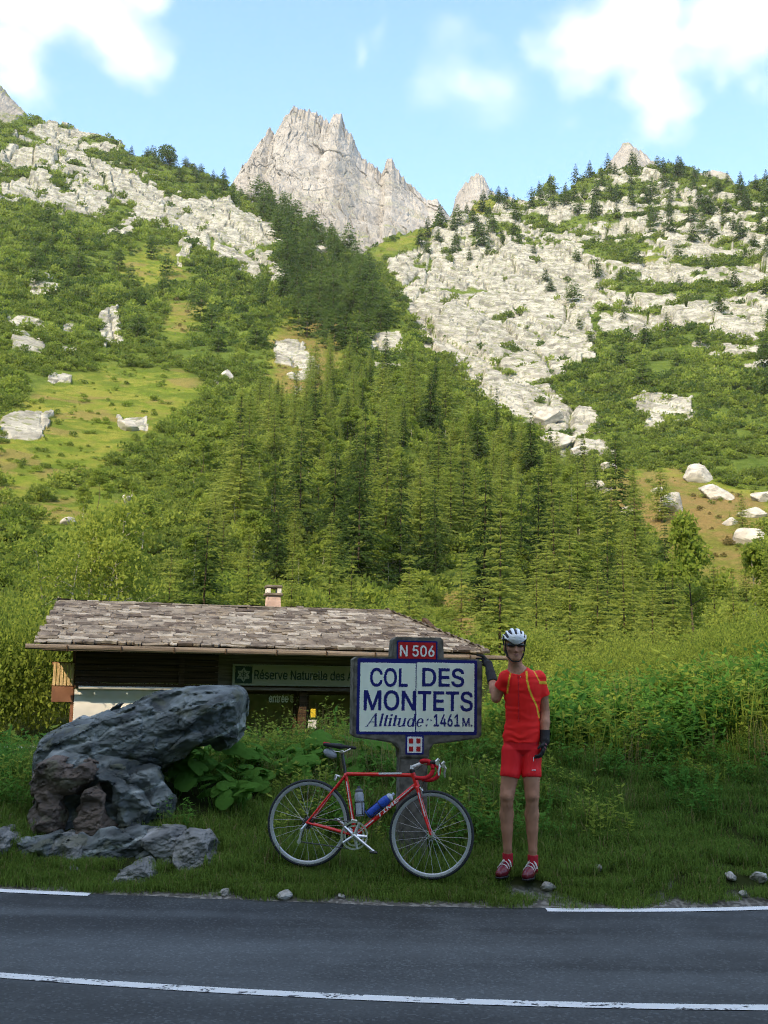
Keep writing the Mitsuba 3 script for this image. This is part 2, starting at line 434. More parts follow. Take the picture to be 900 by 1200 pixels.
def cells(a, b, seed):
    """jittered cells: (distance to the border, random of the cell, offset from its centre)"""
    i, j = np.floor(a), np.floor(b)
    f1, f2 = np.full(a.shape, 9.0), np.full(a.shape, 9.0)
    rnd, oa, ob = np.zeros(a.shape), np.zeros(a.shape), np.zeros(a.shape)
    for da in (-1, 0, 1):
        for db in (-1, 0, 1):
            h = ((i + da).astype(np.int64) * 73856093 ^ (j + db).astype(np.int64) * 19349663 ^ seed * 83492791) & 0xFFFFFFFF
            h = ((h ^ (h >> 13)) * 1274126177) & 0xFFFFFFFF; h ^= h >> 16
            r1, r2, r3 = (h & 1023) / 1023, ((h >> 10) & 1023) / 1023, ((h >> 20) & 1023) / 1023
            xa, xb = a - (i + da + r1), b - (j + db + r2)
            d = np.hypot(xa, xb)
            near = d < f1
            f2 = np.where(near, f1, np.minimum(f2, d))
            rnd = np.where(near, r3, rnd); oa = np.where(near, xa, oa); ob = np.where(near, xb, ob)
            f1 = np.minimum(f1, d)
    return f2 - f1, rnd, oa, ob


TA = GA * GR      # across the slope
lift = np.zeros(GX.shape)
k = (GR > 40)
sc = np.clip(GR / 420, .35, 1.6)
wa = (meshkit.fbm(PW[k] / 14, 3, 31) - .5) * 8; wb = (meshkit.fbm(PW[k] / 14, 3, 32) - .5) * 8
rw = ROCKW[k]
tot = np.zeros(rw.shape); crack = np.zeros(rw.shape)
for cell, amp, seed in ((34.0, 3.6, 4), (17.0, 2.9, 1), (8.0, 1.0, 2), (3.0, .22, 3)):
    a, b = (TA[k] + wa * .5 + .95 * GZ[k]) / (cell * 1.05), (GZ[k] * 1.0 + wb * .5 - .75 * TA[k]) / (cell * 1.25)
    d, rnd, oa, ob = cells(a, b, seed)
    tot += amp * ((rnd - .4) * .6 + oa * (rnd * 7 % 1 - .5) * 1.5 + ob * (.1 + (rnd * 13 % 1) * .8) - .6 * (1 - soft(0, .08, d)))
    if cell > 10: crack = np.maximum(crack, (1 - soft(.0, .055, d)) * (rnd > .55))
rw0 = rw; ROCKW[k] = rw * (1 - .85 * crack)
lift[k] = tot * rw * sc[k] * soft(50, 110, GR[k])
big = (meshkit.fbm(PW[k] / 42, 3, 41) - .5) * 11 + (meshkit.fbm(PW[k] / 13, 3, 42) - .5) * 3.2 * (1 - .6 * rw0) + (meshkit.fbm(PW[k] / 4, 2, 43) - .5) * .8 * (1 - .8 * rw0)
lift[k] += big * np.clip(GR[k] / 450, 0, 1.3) * soft(50, 140, GR[k])
near = GR < 60
pn = PW[near]
g_ = GY[near] - road_edge(GX[near])
lift[near] += ((meshkit.fbm(pn / .9, 3, 44) - .5) * .16 + (meshkit.fbm(pn / .25, 2, 45) - .5) * .05) * soft(.25, 1.6, g_) * (GY[near] > 3)
# a trodden path slants up the bank, and a hollow opens beside the road on the right
pa, pb = np.array([2.0, 8.35]), np.array([4.0, 10.6])
tt = np.clip(((GX - pa[0]) * (pb - pa)[0] + (GY - pa[1]) * (pb - pa)[1]) / ((pb - pa) ** 2).sum(), 0, 1)
PATH = np.exp(-(np.hypot(GX - pa[0] - tt * (pb - pa)[0], GY - pa[1] - tt * (pb - pa)[1]) / .13) ** 2) * (GR < 30) * soft(.75, .35, tt)
PATH = PATH * (.35 + .65 * (meshkit.fbm(np.stack([GX / .35, GY / .35, 0 * GX], -1), 2, 71) > .5)) 
lift -= PATH * .06
HOLE = np.exp(-(((GX - 3.25) / .3) ** 2 + ((GY - 8.75) / .2) ** 2)) * (GR < 30)
lift -= HOLE * .3
GZ = GZ + lift
PW = np.stack([GX, GY, GZ], -1)
na, nr = GX.shape
ii, jj = np.meshgrid(np.arange(na - 1), np.arange(nr - 1), indexing='ij')
q = np.stack([ii * nr + jj, (ii + 1) * nr + jj, (ii + 1) * nr + jj + 1, ii * nr + jj + 1], -1).reshape(-1, 4)
gv = np.vstack([PW.reshape(-1, 3), [[0, 0, -0.012]]])
fan = np.stack([np.full(na - 1, na * nr), np.arange(1, na) * nr, np.arange(na - 1) * nr], 1)
gf = np.vstack([q[:, [0, 2, 1]], q[:, [0, 3, 2]], fan[:, [0, 2, 1]]])
# uv carry what the ground is made of: u bare rock, v kind of turf (-1 roots and soil of the verge, where u is gravel; 0 scrub, .5 meadow, 1 dry heath)
KIND = MEADS.copy()
gg = GY - road_edge(GX)
verge = (GR < 60) & (GY > 3)
KIND[verge] = -1.0
ROCKW = np.where(verge, np.exp(-(gg / (.24 + .1 * (np.abs(GX - .1) < 1.4))) ** 2) * (gg > -.3), ROCKW)
BARE = np.exp(-(np.hypot(GX - .8, (GY - 8.1) * 4.5) / .8) ** 2)
ROCKW = np.where(verge, np.maximum(ROCKW, soft(.1, .6, BARE + .5 * (meshkit.fbm(np.stack([GX / .3, GY / .3, 0 * GX], -1), 3, 72) - .5))), ROCKW)
ROCKW = np.where(verge, np.maximum(ROCKW, soft(.2, .7, PATH)), ROCKW)
guv = np.vstack([np.stack([ROCKW.ravel(), KIND.ravel()], 1), [[0, 0]]])


def ground_tex(p, n, uv):
    rock, kind = uv.x, uv.y
    a = mikit.fbm(p.x * .11, p.y * .11, p.z * .11, 3)
    b = mikit.fbm(p.x * .7, p.y * .7, p.z * .7, 3)
    c = mikit.fbm(p.x * 5, p.y * 5, p.z * 5, 2)
    grass = mikit.mix((.06, .095, .018), (.115, .155, .03), mikit.smoothstep(.3, .7, a * .6 + b * .4))
    meadow = mikit.mix((.12, .165, .022), (.20, .20, .04), mikit.smoothstep(.3, .7, b * .6 + a * .4))
    meadow = mikit.mix(meadow, (.085, .125, .02), mikit.smoothstep(.5, .62, mikit.fbm(p.x * .25 + 5, p.y * .25, p.z * .25, 3)) * .75)
    meadow = mikit.mix(meadow, (.20, .15, .06), mikit.smoothstep(.58, .68, mikit.fbm(p.x * .16, p.y * .16 + 8, p.z * .16, 3)) * .6)
    heath = mikit.mix((.13, .14, .03), (.20, .145, .055), mikit.smoothstep(.35, .65, a * .5 + b * .5))
    turf = mikit.mix(grass, meadow, mikit.smoothstep(.1, .5, kind))
    turf = mikit.mix(turf, heath, mikit.smoothstep(.55, .95, kind))
    turf = mikit.mix((.028, .036, .012), turf, mikit.smoothstep(-.9, -.1, kind))      # soil and roots under the verge's own blades
    turf = turf * (.65 + .7 * c)
    gravel = mikit.mix((.11, .105, .095), (.24, .23, .21), mikit.smoothstep(.35, .7, mikit.noise(p.x * 45, p.y * 45, p.z * 45)))
    earth = mikit.mix((.06, .05, .035), (.16, .145, .12), mikit.smoothstep(.4, .7, c))
    turf = mikit.mix(turf, earth, mikit.smoothstep(-1.3, -1.6, kind))
    st = mikit.mix((.28, .27, .22), (.44, .425, .35), mikit.smoothstep(.3, .7, mikit.fbm(p.x * .25, p.y * .25, p.z * .5, 3)))
    st = st * (.72 + .5 * mikit.fbm(p.x * 1.6, p.y * 1.6, p.z * 1.6, 2))
    stain = mikit.smoothstep(.5, .68, mikit.fbm(p.x * .45, p.y * .45, p.z * .07, 3))
    st = st * (1 - .38 * stain)
    lich = mikit.smoothstep(.57, .68, mikit.fbm(p.x * .9 + 9, p.y * .9, p.z * 1.4, 3))
    st = mikit.mix(st, (.17, .19, .07), lich * .7)
    st = mikit.mix(gravel, st, mikit.smoothstep(-.6, -.2, kind))
    return mikit.mix(turf, st, mikit.smoothstep(.25, .75, rock + (b - .5) * .5))


scene['ground_bsdf'] = {'type': 'twosided', 'bsdf': {'type': 'diffuse', 'reflectance': mikit.proc(ground_tex)}}
struct('ground', mesh_of(gv, gf), 'ground_bsdf', 'grassy verge and steep rocky mountainside rising behind the road', 'ground', smooth=False, uv=guv)


# ------------------------------------------------------------------ far peaks: own sheets of fluted granite
def peak_sheet(outline, Y0, depth, below, cols, rows, seed, rough=1.0):
    """a rock tower whose skyline is given as survey directions at distance Y0; rises from a foot nearer to the road"""
    o = np.array(outline, float)
    top = at(o[:, 0], o[:, 1], Y0)
    xs = np.linspace(top[0, 0], top[-1, 0], cols)
    zt = np.interp(xs, top[:, 0], top[:, 2])
    px = (Y0 / FOCAL)
    t1 = meshkit.fbm(np.stack([xs / (14 * px), xs * 0, xs * 0], -1), 4, seed) - .5
    sp = np.abs(meshkit.fbm(np.stack([xs / (7 * px), xs * 0 + 5, xs * 0], -1), 3, seed + 1) - .5)
    zs = zt.copy(); zt = zt + px * rough * (t1 * 9 + (.22 - sp) * 26 * soft(.0, .3, .45 - np.abs(np.linspace(0, 1, cols) - .5)))
    s = np.linspace(0, 1.25, rows)          # 0 foot, 1 crest, then down behind
    S, X = np.meshgrid(s, xs, indexing='ij')
    ZT = np.broadcast_to(zt, S.shape); ZB = below
    Z = np.where(S <= 1, ZB + (zs - ZB) * S + (ZT - zs) * soft(.80, 1, S), ZT - (S - 1) * (ZT - ZB) * 2.2)
    Yy = np.where(S <= 1, Y0 - depth * np.clip(1 - S, 0, 1) ** .85, Y0 + (S - 1) * depth * 1.2)
    P = np.stack([X, Yy, Z], -1)
    w = (meshkit.fbm(P / (60 * px), 3, seed + 2) - .5) * 40 * px
    tot = 46 * (meshkit.fbm(P / (48 * px), 4, seed + 20) - .5) + 26 * np.abs(meshkit.fbm((P + w[..., None] * .4) / (22 * px), 3, seed + 21) - .5)
    for cell, amp, q in ((34, 9, 5), (15, 8, 6), (6.5, 4.5, 7), (3.2, 2.2, 8)):
        a, b = (X + w + .25 * Z) / (cell * px), (Z + .6 * w - .15 * X) / (cell * px * 1.6)
        d, rnd, oa, ob = cells(a, b, seed + q)
        tot += amp * ((rnd - .5) + oa * (rnd * 7 % 1 - .5) * 2.0 + ob * .5 - .18 * (1 - soft(0, .15, d)))
    P[..., 1] -= tot * px * rough * .38 * np.where(S < .999, 1, .3)
    P[..., 2] += (meshkit.fbm(P / (9 * px), 3, seed + 9) - .5) * 5 * px * soft(0, .2, S)
    i, j = np.meshgrid(np.arange(rows - 1), np.arange(cols - 1), indexing='ij')
    q = np.stack([i * cols + j, i * cols + j + 1, (i + 1) * cols + j + 1, (i + 1) * cols + j], -1).reshape(-1, 4)
    return mesh_of(P.reshape(-1, 3), np.vstack([q[:, [0, 1, 2]], q[:, [0, 2, 3]]]))


def granite_tex(p, n, uv):
    a = mikit.fbm(p.x * .02, p.y * .02, p.z * .012, 4)
    b = mikit.fbm(p.x * .12, p.y * .12, p.z * .05, 3)
    st = mikit.mix((.26, .24, .205), (.385, .36, .315), mikit.smoothstep(.3, .7, a * .5 + b * .5))
    veg = mikit.smoothstep(.52, .66, mikit.fbm(p.x * .03 + 3, p.y * .03, p.z * .05, 4)) * mikit.smoothstep(.30, .62, n.z)
    low = 1 - mikit.smoothstep(500, 620, p.z)
    return mikit.mix(st, (.17, .19, .06), veg * (.25 + .6 * low))


scene['granite_bsdf'] = {'type': 'twosided', 'bsdf': {'type': 'diffuse', 'reflectance': mikit.proc(granite_tex)}}
struct('granite_peak', peak_sheet([(268, 232), (285, 195), (300, 178), (316, 152), (322, 160), (333, 140), (345, 129), (360, 132), (372, 138), (383, 143), (392, 136), (400, 137), (410, 155), (418, 172), (425, 186), (437, 193), (448, 203), (452, 192), (460, 192), (470, 205),
                                     (480, 218), (490, 226), (500, 234), (512, 232), (520, 245), (532, 262)], 1400, 330, 330, 560, 420, 100), 'granite_bsdf', 'tall pale granite tower with jagged top rising above the wooded saddle', 'mountain peak')
struct('granite_spire', peak_sheet([(515, 275), (530, 248), (534, 232), (545, 214), (553, 207), (560, 205), (568, 212), (575, 222), (590, 240), (600, 262)], 1500, 200, 420, 150, 150, 130, .6), 'granite_bsdf', 'small rounded granite spire right of the tall tower', 'mountain peak')
struct('granite_knob', peak_sheet([(700, 212), (714, 190), (724, 176), (732, 167), (738, 167), (746, 175), (757, 184), (770, 196), (790, 205), (815, 205), (835, 198), (850, 202), (862, 220)], 1100, 150, 360, 200, 130, 150, .45), 'granite_bsdf', 'grey rock summit poking up behind the eastern crest', 'mountain peak')
struct('rock_crag', peak_sheet([(-70, 40), (-40, 70), (-15, 98), (0, 104), (8, 108), (14, 118), (24, 126), (30, 132), (34, 150), (40, 160)], 800, 120, 300, 130, 110, 170, .7), 'granite_bsdf', 'dark crag at the upper left edge of the skyline', 'mountain crag')
# ------------------------------------------------------------------ the road
def strip(x, y0, y1, z):
    v = np.vstack([np.stack([x, y0, 0 * x + z], 1), np.stack([x, y1, 0 * x + z], 1)]); n = len(x); i = np.arange(n - 1)
    return mesh_of(v, np.vstack([np.stack([i, i + 1, n + i + 1], 1), np.stack([i, n + i + 1, n + i], 1)]))


def asphalt_tex(p, n, uv):
    g = mikit.noise(p.x * 95, p.y * 95)
    s = mikit.fbm(p.x * .45, p.y * 3.4, 0, 3) * .75 + .25 * mikit.fbm(p.x * 4, p.y * 4, 0, 2)
    s = mikit.smoothstep(.25, .75, s)
    t = p.y - .02 * p.x
    wheel = dr.exp(-dr.square((t - 6.85) / .33)) + dr.exp(-dr.square((t - 5.75) / .33))
    v = .020 + .036 * s + .012 * wheel
    v = v * (.8 + .4 * g)
    stone = mikit.smoothstep(.86, .93, mikit.cell_rand(p.x * 70, p.y * 70))
    return mi.Color3f(.88, 1.0, 1.06) * (v + .026 * stone)


def asphalt_bump(p, n, uv):
    return mikit.noise(p.x * 110, p.y * 110) * .8 + .4 * mikit.noise(p.x * 40, p.y * 40)


scene['asphalt_bsdf'] = {'type': 'bumpmap', 'arbitrary': mikit.proc(asphalt_bump, 2e-3), 'scale': .004,
                         'bsdf': {'type': 'twosided', 'bsdf': {'type': 'principled', 'base_color': mikit.proc(asphalt_tex), 'roughness': .75, 'specular': .4}}}


def paint_mask(p, n, uv):
    """worn paint: chips and thin places"""
    w = mikit.fbm(p.x * 9, p.y * 30, 0, 3)
    g = mikit.noise(p.x * 85, p.y * 85)
    return mikit.smoothstep(.60, .74, w * .75 + g * .3)


scene['paint_bsdf'] = {'type': 'blendbsdf', 'weight': mikit.proc(paint_mask), 'a': {'type': 'twosided', 'bsdf': {'type': 'diffuse', 'reflectance': {'type': 'rgb', 'value': (.6, .62, .62)}}},
                       'b': {'type': 'twosided', 'bsdf': {'type': 'diffuse', 'reflectance': {'type': 'rgb', 'value': (.07, .075, .08)}}}}
scene['edge_paint_bsdf'] = {'type': 'twosided', 'bsdf': {'type': 'diffuse', 'reflectance': {'type': 'rgb', 'value': (.68, .7, .71)}}}
xs = np.linspace(-60, 60, 601)
_rag = (meshkit.fbm(np.stack([xs * 3, xs * 0, xs * 0], -1), 3, 3) - .5) * .08
struct('road', strip(xs, road_near(xs), road_edge(xs) + _rag, 0.0), 'asphalt_bsdf', 'dark grey asphalt road with worn wheel tracks across the foreground', 'road')
struct('centre_line', strip(xs, road_mid(xs) - .046, road_mid(xs) + .046, .004), 'paint_bsdf', 'worn white centre line painted along the road', 'road marking')
el, er = atz(107, 1047, 0)[0], atz(640, 1066, 0)[0]
x1, x2 = np.linspace(-30, el, 120), np.linspace(er, 30, 120)
struct('edge_line', strip(x1, road_edge(x1) - .115, road_edge(x1) - .005, .004), 'edge_paint_bsdf', 'white edge line ending by the grey rocks on the left', 'road marking')
struct('edge_line_001', strip(x2, road_edge(x2) - .115, road_edge(x2) - .005, .004), 'edge_paint_bsdf', 'white edge line starting past the cyclist on the right', 'road marking')
# ------------------------------------------------------------------ plants
PALETTE = [((0.047, 0.087, 0.023), (0.096, 0.151, 0.036)),
           ((0.075, 0.129, 0.032), (0.143, 0.208, 0.051)),
           ((0.2, 0.266, 0.049), (0.345, 0.395, 0.089)),
           ((0.186, 0.269, 0.04), (0.343, 0.408, 0.077)),
           ((0.123, 0.183, 0.034), (0.23, 0.287, 0.056)),
           ((0.095, 0.184, 0.033), (0.189, 0.278, 0.053)),
           ((0.2, 0.165, 0.07), (0.32, 0.27, 0.13)),
           ((0.055, 0.042, 0.032), (0.13, 0.1, 0.075)),
           ((0.36, 0.33, 0.28), (0.56, 0.52, 0.46)),
           ((0.075, 0.202, 0.035), (0.139, 0.289, 0.052)),
           ((0.139, 0.125, 0.045), (0.238, 0.191, 0.073))]   # spruce, mountain pine, larch, broadleaf bush, alder scrub, grass, dry stalks, bark, pale birch bark, broad herb leaves, rusty bilberry


def foliage_tex(p, n, uv):
    w = mikit.noise(p.x * .3, p.y * .3, p.z * .12) * .65 + .35 * mikit.noise(p.x * .06, p.y * .06, p.z * .06)
    t = dr.clip(uv.x * .6 + (w - .5) * 1.3 + .2, 0, 1)
    lo, hi = mi.Color3f(PALETTE[0][0]), mi.Color3f(PALETTE[0][1])
    for k in range(1, len(PALETTE)):
        on = uv.y * 10 > k - .5
        lo, hi = dr.select(on, mi.Color3f(PALETTE[k][0]), lo), dr.select(on, mi.Color3f(PALETTE[k][1]), hi)
    return lo * (1 - t) + hi * t


_fol = mikit.proc(foliage_tex)
scene['leaf_bsdf'] = {'type': 'principledthin', 'base_color': _fol, 'roughness': .55, 'diff_trans': 1.05, 'spec_trans': 0.0, 'eta': 1.35}
scene['bark_bsdf'] = {'type': 'twosided', 'bsdf': {'type': 'diffuse', 'reflectance': _fol}}


class Bits:
    """collects loose triangles with their tint"""
    def __init__(self): self.v, self.f, self.uv, self.n = [], [], [], 0

    def add(self, v, f, t, pal):
        v = np.asarray(v, float).reshape(-1, 3)
        self.v.append(v); self.f.append(np.asarray(f) + self.n); self.n += len(v)
        self.uv.append(np.stack([np.broadcast_to(t, (len(v),)), np.full(len(v), pal / 10)], 1))

    def tris(self, a, b, c, t, pal):
        n = len(a); v = np.stack([a, b, c], 1).reshape(-1, 3)
        self.add(v, np.arange(3 * n).reshape(-1, 3), np.repeat(t, 3), pal)

    def kites(self, p, d, s, L, W, t, pal):
        """leaf-shaped quads: base p, along d, sideways s"""
        L, W = np.asarray(L)[:, None], np.asarray(W)[:, None]
        v = np.stack([p, p + d * L * .45 + s * W / 2, p + d * L, p + d * L * .45 - s * W / 2], 1).reshape(-1, 3)
        i = np.arange(len(p))[:, None] * 4
        self.add(v, np.vstack([i + [0, 1, 2], i + [0, 2, 3]]), np.repeat(t, 4), pal)

    def mesh(self): return np.vstack(self.v), np.vstack(self.f), np.vstack(self.uv)


def unit(a): return a / (np.linalg.norm(a, axis=-1, keepdims=True) + 1e-12)


def conifer(seed, H, R, whorls, per, sprays, pal, up=.25, droop=.55, z0=.06, shape=.85, thin=1.0, fine=1.0):
    g = np.random.default_rng(seed); B = Bits()
    zs = z0 * H + (H * .985 - z0 * H) * np.clip(np.linspace(0, 1, whorls) ** .92 + g.normal(0, .35 / whorls, whorls) * (np.arange(whorls) < whorls - 1), 0, 1)
    lean = g.normal(0, .012, 2)
    lop = g.uniform(0, 2 * np.pi); lopa = g.uniform(.0, .28)
    for z in zs:
        L0 = R * (1 - z / H) ** shape + .03 * R
        L0 *= np.clip(z / (z0 * H + .12 * H), .72, 1)
        m = max(3, int(round(per * (.65 + .5 * g.random()))))
        for a in g.uniform(0, 2 * np.pi) + np.arange(m) * 2 * np.pi / m + g.normal(0, .25, m):
            L = L0 * g.uniform(.55, 1.18) * (1 + lopa * math.cos(a - lop))
            u = np.array([math.cos(a), math.sin(a), 0]); sd = np.array([-u[1], u[0], 0])
            n = max(2, int(sprays * min(1.0, L / R + .28)))
            s = np.sort(g.uniform(.03, 1, n)) ** .8
            zz = z + L * (up * s - droop * s * s) + g.normal(0, .02 * H / whorls, n)
            P = u * (L * s)[:, None]; P[:, 2] = zz; P[:, :2] += lean * z
            side = np.where(g.random(n) < .5, -1, 1) * g.uniform(.35, 1.1, n)
            d = unit(u * g.uniform(.35, 1.0, n)[:, None] + sd * side[:, None] + np.array([0, 0, 1]) * g.uniform(-.55, .12, n)[:, None])
            ln = (.20 * L0 + .055 * R + .02 * H / whorls) * g.uniform(.6, 1.3, n) * (1.15 - .5 * s) * fine
            w = unit(np.cross(d, u + np.array([0, 0, .7]) + g.normal(0, .35, (n, 3))))
            B.kites(P, d, w, ln, ln * .42 * thin, g.random(n), pal)
    top = np.array([[lean[0] * H, lean[1] * H, H * .955]])
    B.kites(np.repeat(top, 3, 0), unit(np.array([[.1, 0, 1], [-.1, .1, 1], [0, -.1, 1.0]])), np.array([[1.0, 0, 0], [0, 1, 0], [.7, .7, 0]]), [H * .05] * 3, [H * .012] * 3, g.random(3), pal)
    rt = H * .0065 + .008
    tr = tube([[0, 0, -.6], [lean[0] * H * .5, lean[1] * H * .5, H * .5], [lean[0] * H, lean[1] * H, H * .96]], [rt, rt * .6, rt * .12], 6)
    tuv = np.stack([g.random(len(tr.vertices)), np.full(len(tr.vertices), .7)], 1)
    return (tr.vertices, tr.faces, tuv), B.mesh()


def leafy(seed, blobs, n, leaf, pal, up=.3, flat=.0, aspect=.62, inner=.25, pal2=None, share=0.0):
    """foliage of leaf-shaped faces on and inside a set of lobes [(centre, radii)]"""
    g = np.random.default_rng(seed); B = Bits()
    vol = np.array([np.prod(b[1]) ** (2 / 3) for b in blobs]); which = g.choice(len(blobs), n, p=vol / vol.sum())
    c, r = np.array([b[0] for b in blobs], float)[which], np.array([b[1] for b in blobs], float)[which]
    d = unit(g.normal(0, 1, (n, 3))); d[:, 2] = np.where(d[:, 2] < -.35, -d[:, 2], d[:, 2])
    rad = np.where(g.random(n) < inner, g.uniform(.35, .85, n), g.uniform(.82, 1.1, n))
    lump = .78 + .45 * meshkit.noise(d * 2.6 + which[:, None] * 3.1, seed)
    p = c + d * r * (rad * lump)[:, None]
    ax = unit(d * .6 + g.normal(0, .7, (n, 3)) + [0, 0, up])
    sd = unit(np.cross(ax, d + g.normal(0, .5, (n, 3))))
    L = leaf * g.uniform(.6, 1.35, n)
    pals = pal
    if pal2 is not None:
        m = g.random(n) < share
        B.kites(p[m], ax[m], sd[m], L[m], L[m] * aspect, g.random(m.sum()), pal2); m = ~m
        B.kites(p[m], ax[m], sd[m], L[m], L[m] * aspect, g.random(m.sum()), pal)
    else:
        B.kites(p, ax, sd, L, L * aspect, g.random(n), pals)
    return B.mesh()


def broadleaf_tree(seed, H, R, pal, leaf, n, bark=8, stems=1, lean=0.0, low=.3):
    g = np.random.default_rng(seed); blobs, W = [], []
    for s in range(stems):
        a = g.uniform(0, 2 * np.pi); tip = np.array([lean * H + .18 * H * (stems > 1) * math.cos(a), .18 * H * (stems > 1) * math.sin(a), H * g.uniform(.85, 1)])
        bend = g.normal(0, .03 * H, 3) * [1, 1, 0]
        rt = .007 * H + .012
        pts = [np.array([.03 * H * math.cos(a) * (stems > 1), .03 * H * math.sin(a) * (stems > 1), -.5]), tip * .35 + bend, tip * .7 + bend * .6, tip]
        W.append(tube(pts, [rt, rt * .75, rt * .45, rt * .12], 6))
        for t in np.linspace(low, .95, 11):
            b0 = np.array(pts[1]) * (1 - t) * .9 + tip * t; aa = g.uniform(0, 2 * np.pi)
            ln = R * (1.15 - t) * g.uniform(.5, 1.0); b1 = b0 + np.array([math.cos(aa) * ln, math.sin(aa) * ln, ln * g.uniform(.1, .6)])
            W.append(tube([b0, (b0 + b1) / 2 + [0, 0, .06 * ln], b1], [rt * .35, rt * .22, rt * .08], 4, False))
            blobs.append((b1, np.array([.36, .36, .30]) * R * g.uniform(.7, 1.15)))
        blobs.append((tip * [1, 1, .97], np.array([.25, .25, .3]) * R))
    w = cat_m(*W); wuv = np.stack([g.random(len(w.vertices)), np.full(len(w.vertices), bark / 10)], 1)
    return (w.vertices, w.faces, wuv), leafy(seed + 1, blobs, n, leaf, pal, up=-.1, inner=.5)


PROTO = {}


def proto(name, **parts):
    """a plant kind: its parts once, to be placed many times"""
    d = {'type': 'shapegroup'}
    for k, (m, bs) in parts.items():
        v, f, uv = m
        d[k] = mikit.ply(mesh_of(v, f), bs, False, uv=uv)
    scene['kind_' + name] = d
    PROTO['kind_' + name] = d


def put(key, kind, p, s=1.0, rot=0.0, tilt=None, sz=None):
    M = np.eye(4); R = rotz(rot)
    if tilt is not None: R = rotx(tilt[0]) @ roty(tilt[1]) @ R
    M[:3, :3] = R * s
    if sz is not None: M[:3, :3] = M[:3, :3] @ np.diag([1, 1, sz / s])
    M[:3, 3] = p
    scene[key] = {'type': 'instance', 'group': {'type': 'ref', 'id': 'kind_' + kind}, 'to_world': T(M.tolist())}


def tree_kind(name, tr_cr):
    proto(name, trunk=(tr_cr[0], 'bark_bsdf'), crown=(tr_cr[1], 'leaf_bsdf'))


# kinds: unit-height trees in a few shapes, near ones finely built, far ones coarser
for i in range(3):
    tree_kind(f'spruce_{i}', conifer(10 + i, 10, 2.0 + .25 * i, 30, 8, 27, 0, up=.18, droop=.55, thin=.9, fine=.78))
    tree_kind(f'larch_{i}', conifer(20 + i, 10, 2.1 + .3 * i, 36, 8, 31, 2, up=.42, droop=.45, thin=.75, shape=.75, fine=.62))
    tree_kind(f'far_spruce_{i}', conifer(30 + i, 10, 3.0 + .3 * i, 16, 8, 14, 0, up=.15, droop=.5, thin=1.25))
    tree_kind(f'far_pine_{i}', conifer(40 + i, 10, 2.9 + .3 * i, 13, 8, 14, 1, up=.5, droop=.25, thin=1.3, shape=.55, z0=.03))
tree_kind('round_pine', (broadleaf_tree(50, 9, 2.0, 1, .5, 50, bark=7)[0], leafy(51, [((0, 0, 5.6), (3.9, 3.9, 3.9)), ((1.2, 0, 4.2), (3.2, 3, 3)), ((-1.5, .5, 4.4), (3, 3, 3))], 1500, .8, 1)))
for i in range(2): tree_kind(f'birch_{i}', broadleaf_tree(60 + i, 10, 3.0, 3, .26, 2600, stems=2 + i, lean=.08))
for i in range(3):
    tree_kind(f'aspen_{i}', broadleaf_tree(65 + i, 10, 3.0, 3, .33, 3900, bark=7 if i == 0 else 8, stems=1, low=.08))


def dome(seed, n, leaf, pal, lobes=4, **kw):
    g = np.random.default_rng(seed)
    bl = [((g.uniform(-.5, .5), g.uniform(-.5, .5), .25 + .3 * g.random()), np.array([.55, .55, .5]) * g.uniform(.7, 1.1)) for _ in range(lobes)]
    return leafy(seed, bl, n, leaf, pal, **kw)


for i in range(4):
    proto(f'scrub_{i}', leaves=(dome(80 + i, 170, .26, 4 if i < 3 else 3), 'leaf_bsdf'))
    proto(f'far_scrub_{i}', leaves=(dome(90 + i, 90, .35, 4 if i < 2 else (1 if i == 2 else 3), lobes=3), 'leaf_bsdf'))
proto('heath_0', leaves=(dome(99, 120, .26, 10), 'leaf_bsdf'))
for i in range(2): proto(f'tall_bush_{i}', leaves=(dome(130 + i, 7000, .042, 3, lobes=11, pal2=4, share=.3, inner=.4), 'leaf_bsdf'))
for i in range(3):
    proto(f'bush_{i}', leaves=(dome(110 + i, 2300, .085, 3, lobes=7, pal2=4, share=.25, inner=.45), 'leaf_bsdf'))


# ---- where the trees stand (survey outlines of the stands; spacing and heights in metres)
def poisson(poly, spacing, seed, rocky=True):
    """base points of a stand: the stand's outline is carried onto the ground, then points are drawn on the map"""
    g = np.random.default_rng(seed)
    P = shapely.Polygon(poly); x0, y0, x1, y1 = P.bounds
    m = (np.abs(np.degrees(GA)) < 24) & (GR > 15) & (GR < 860) & shapely.contains_xy(P, U, V)
    x, y = GX[m], GY[m]
    if len(x) == 0: return np.zeros((0, 3))
    n = 4000
    wgt = (GR[m] ** 2); pick = g.choice(len(x), min(n, len(x)), replace=False, p=wgt / wgt.sum())
    out = np.zeros((0, 2))
    for k in pick:
        q = np.array([x[k], y[k]])
        if len(out) == 0 or np.min(np.hypot(*(out - q).T)) > spacing * g.uniform(.7, 1.2): out = np.vstack([out, q])
    return np.c_[out, ground_z(out[:, 0], out[:, 1])]


def seen(p, h):
    """whether a point h above the ground rises over whatever ground lies before it"""
    top = p + [0, 0, h]; d = top - EYE
    t = np.linspace(.02, .985, 160)[:, None]
    q = EYE + d * t
    return np.all(q[:, 2] > ground_z(q[:, 0], q[:, 1]) - .3)


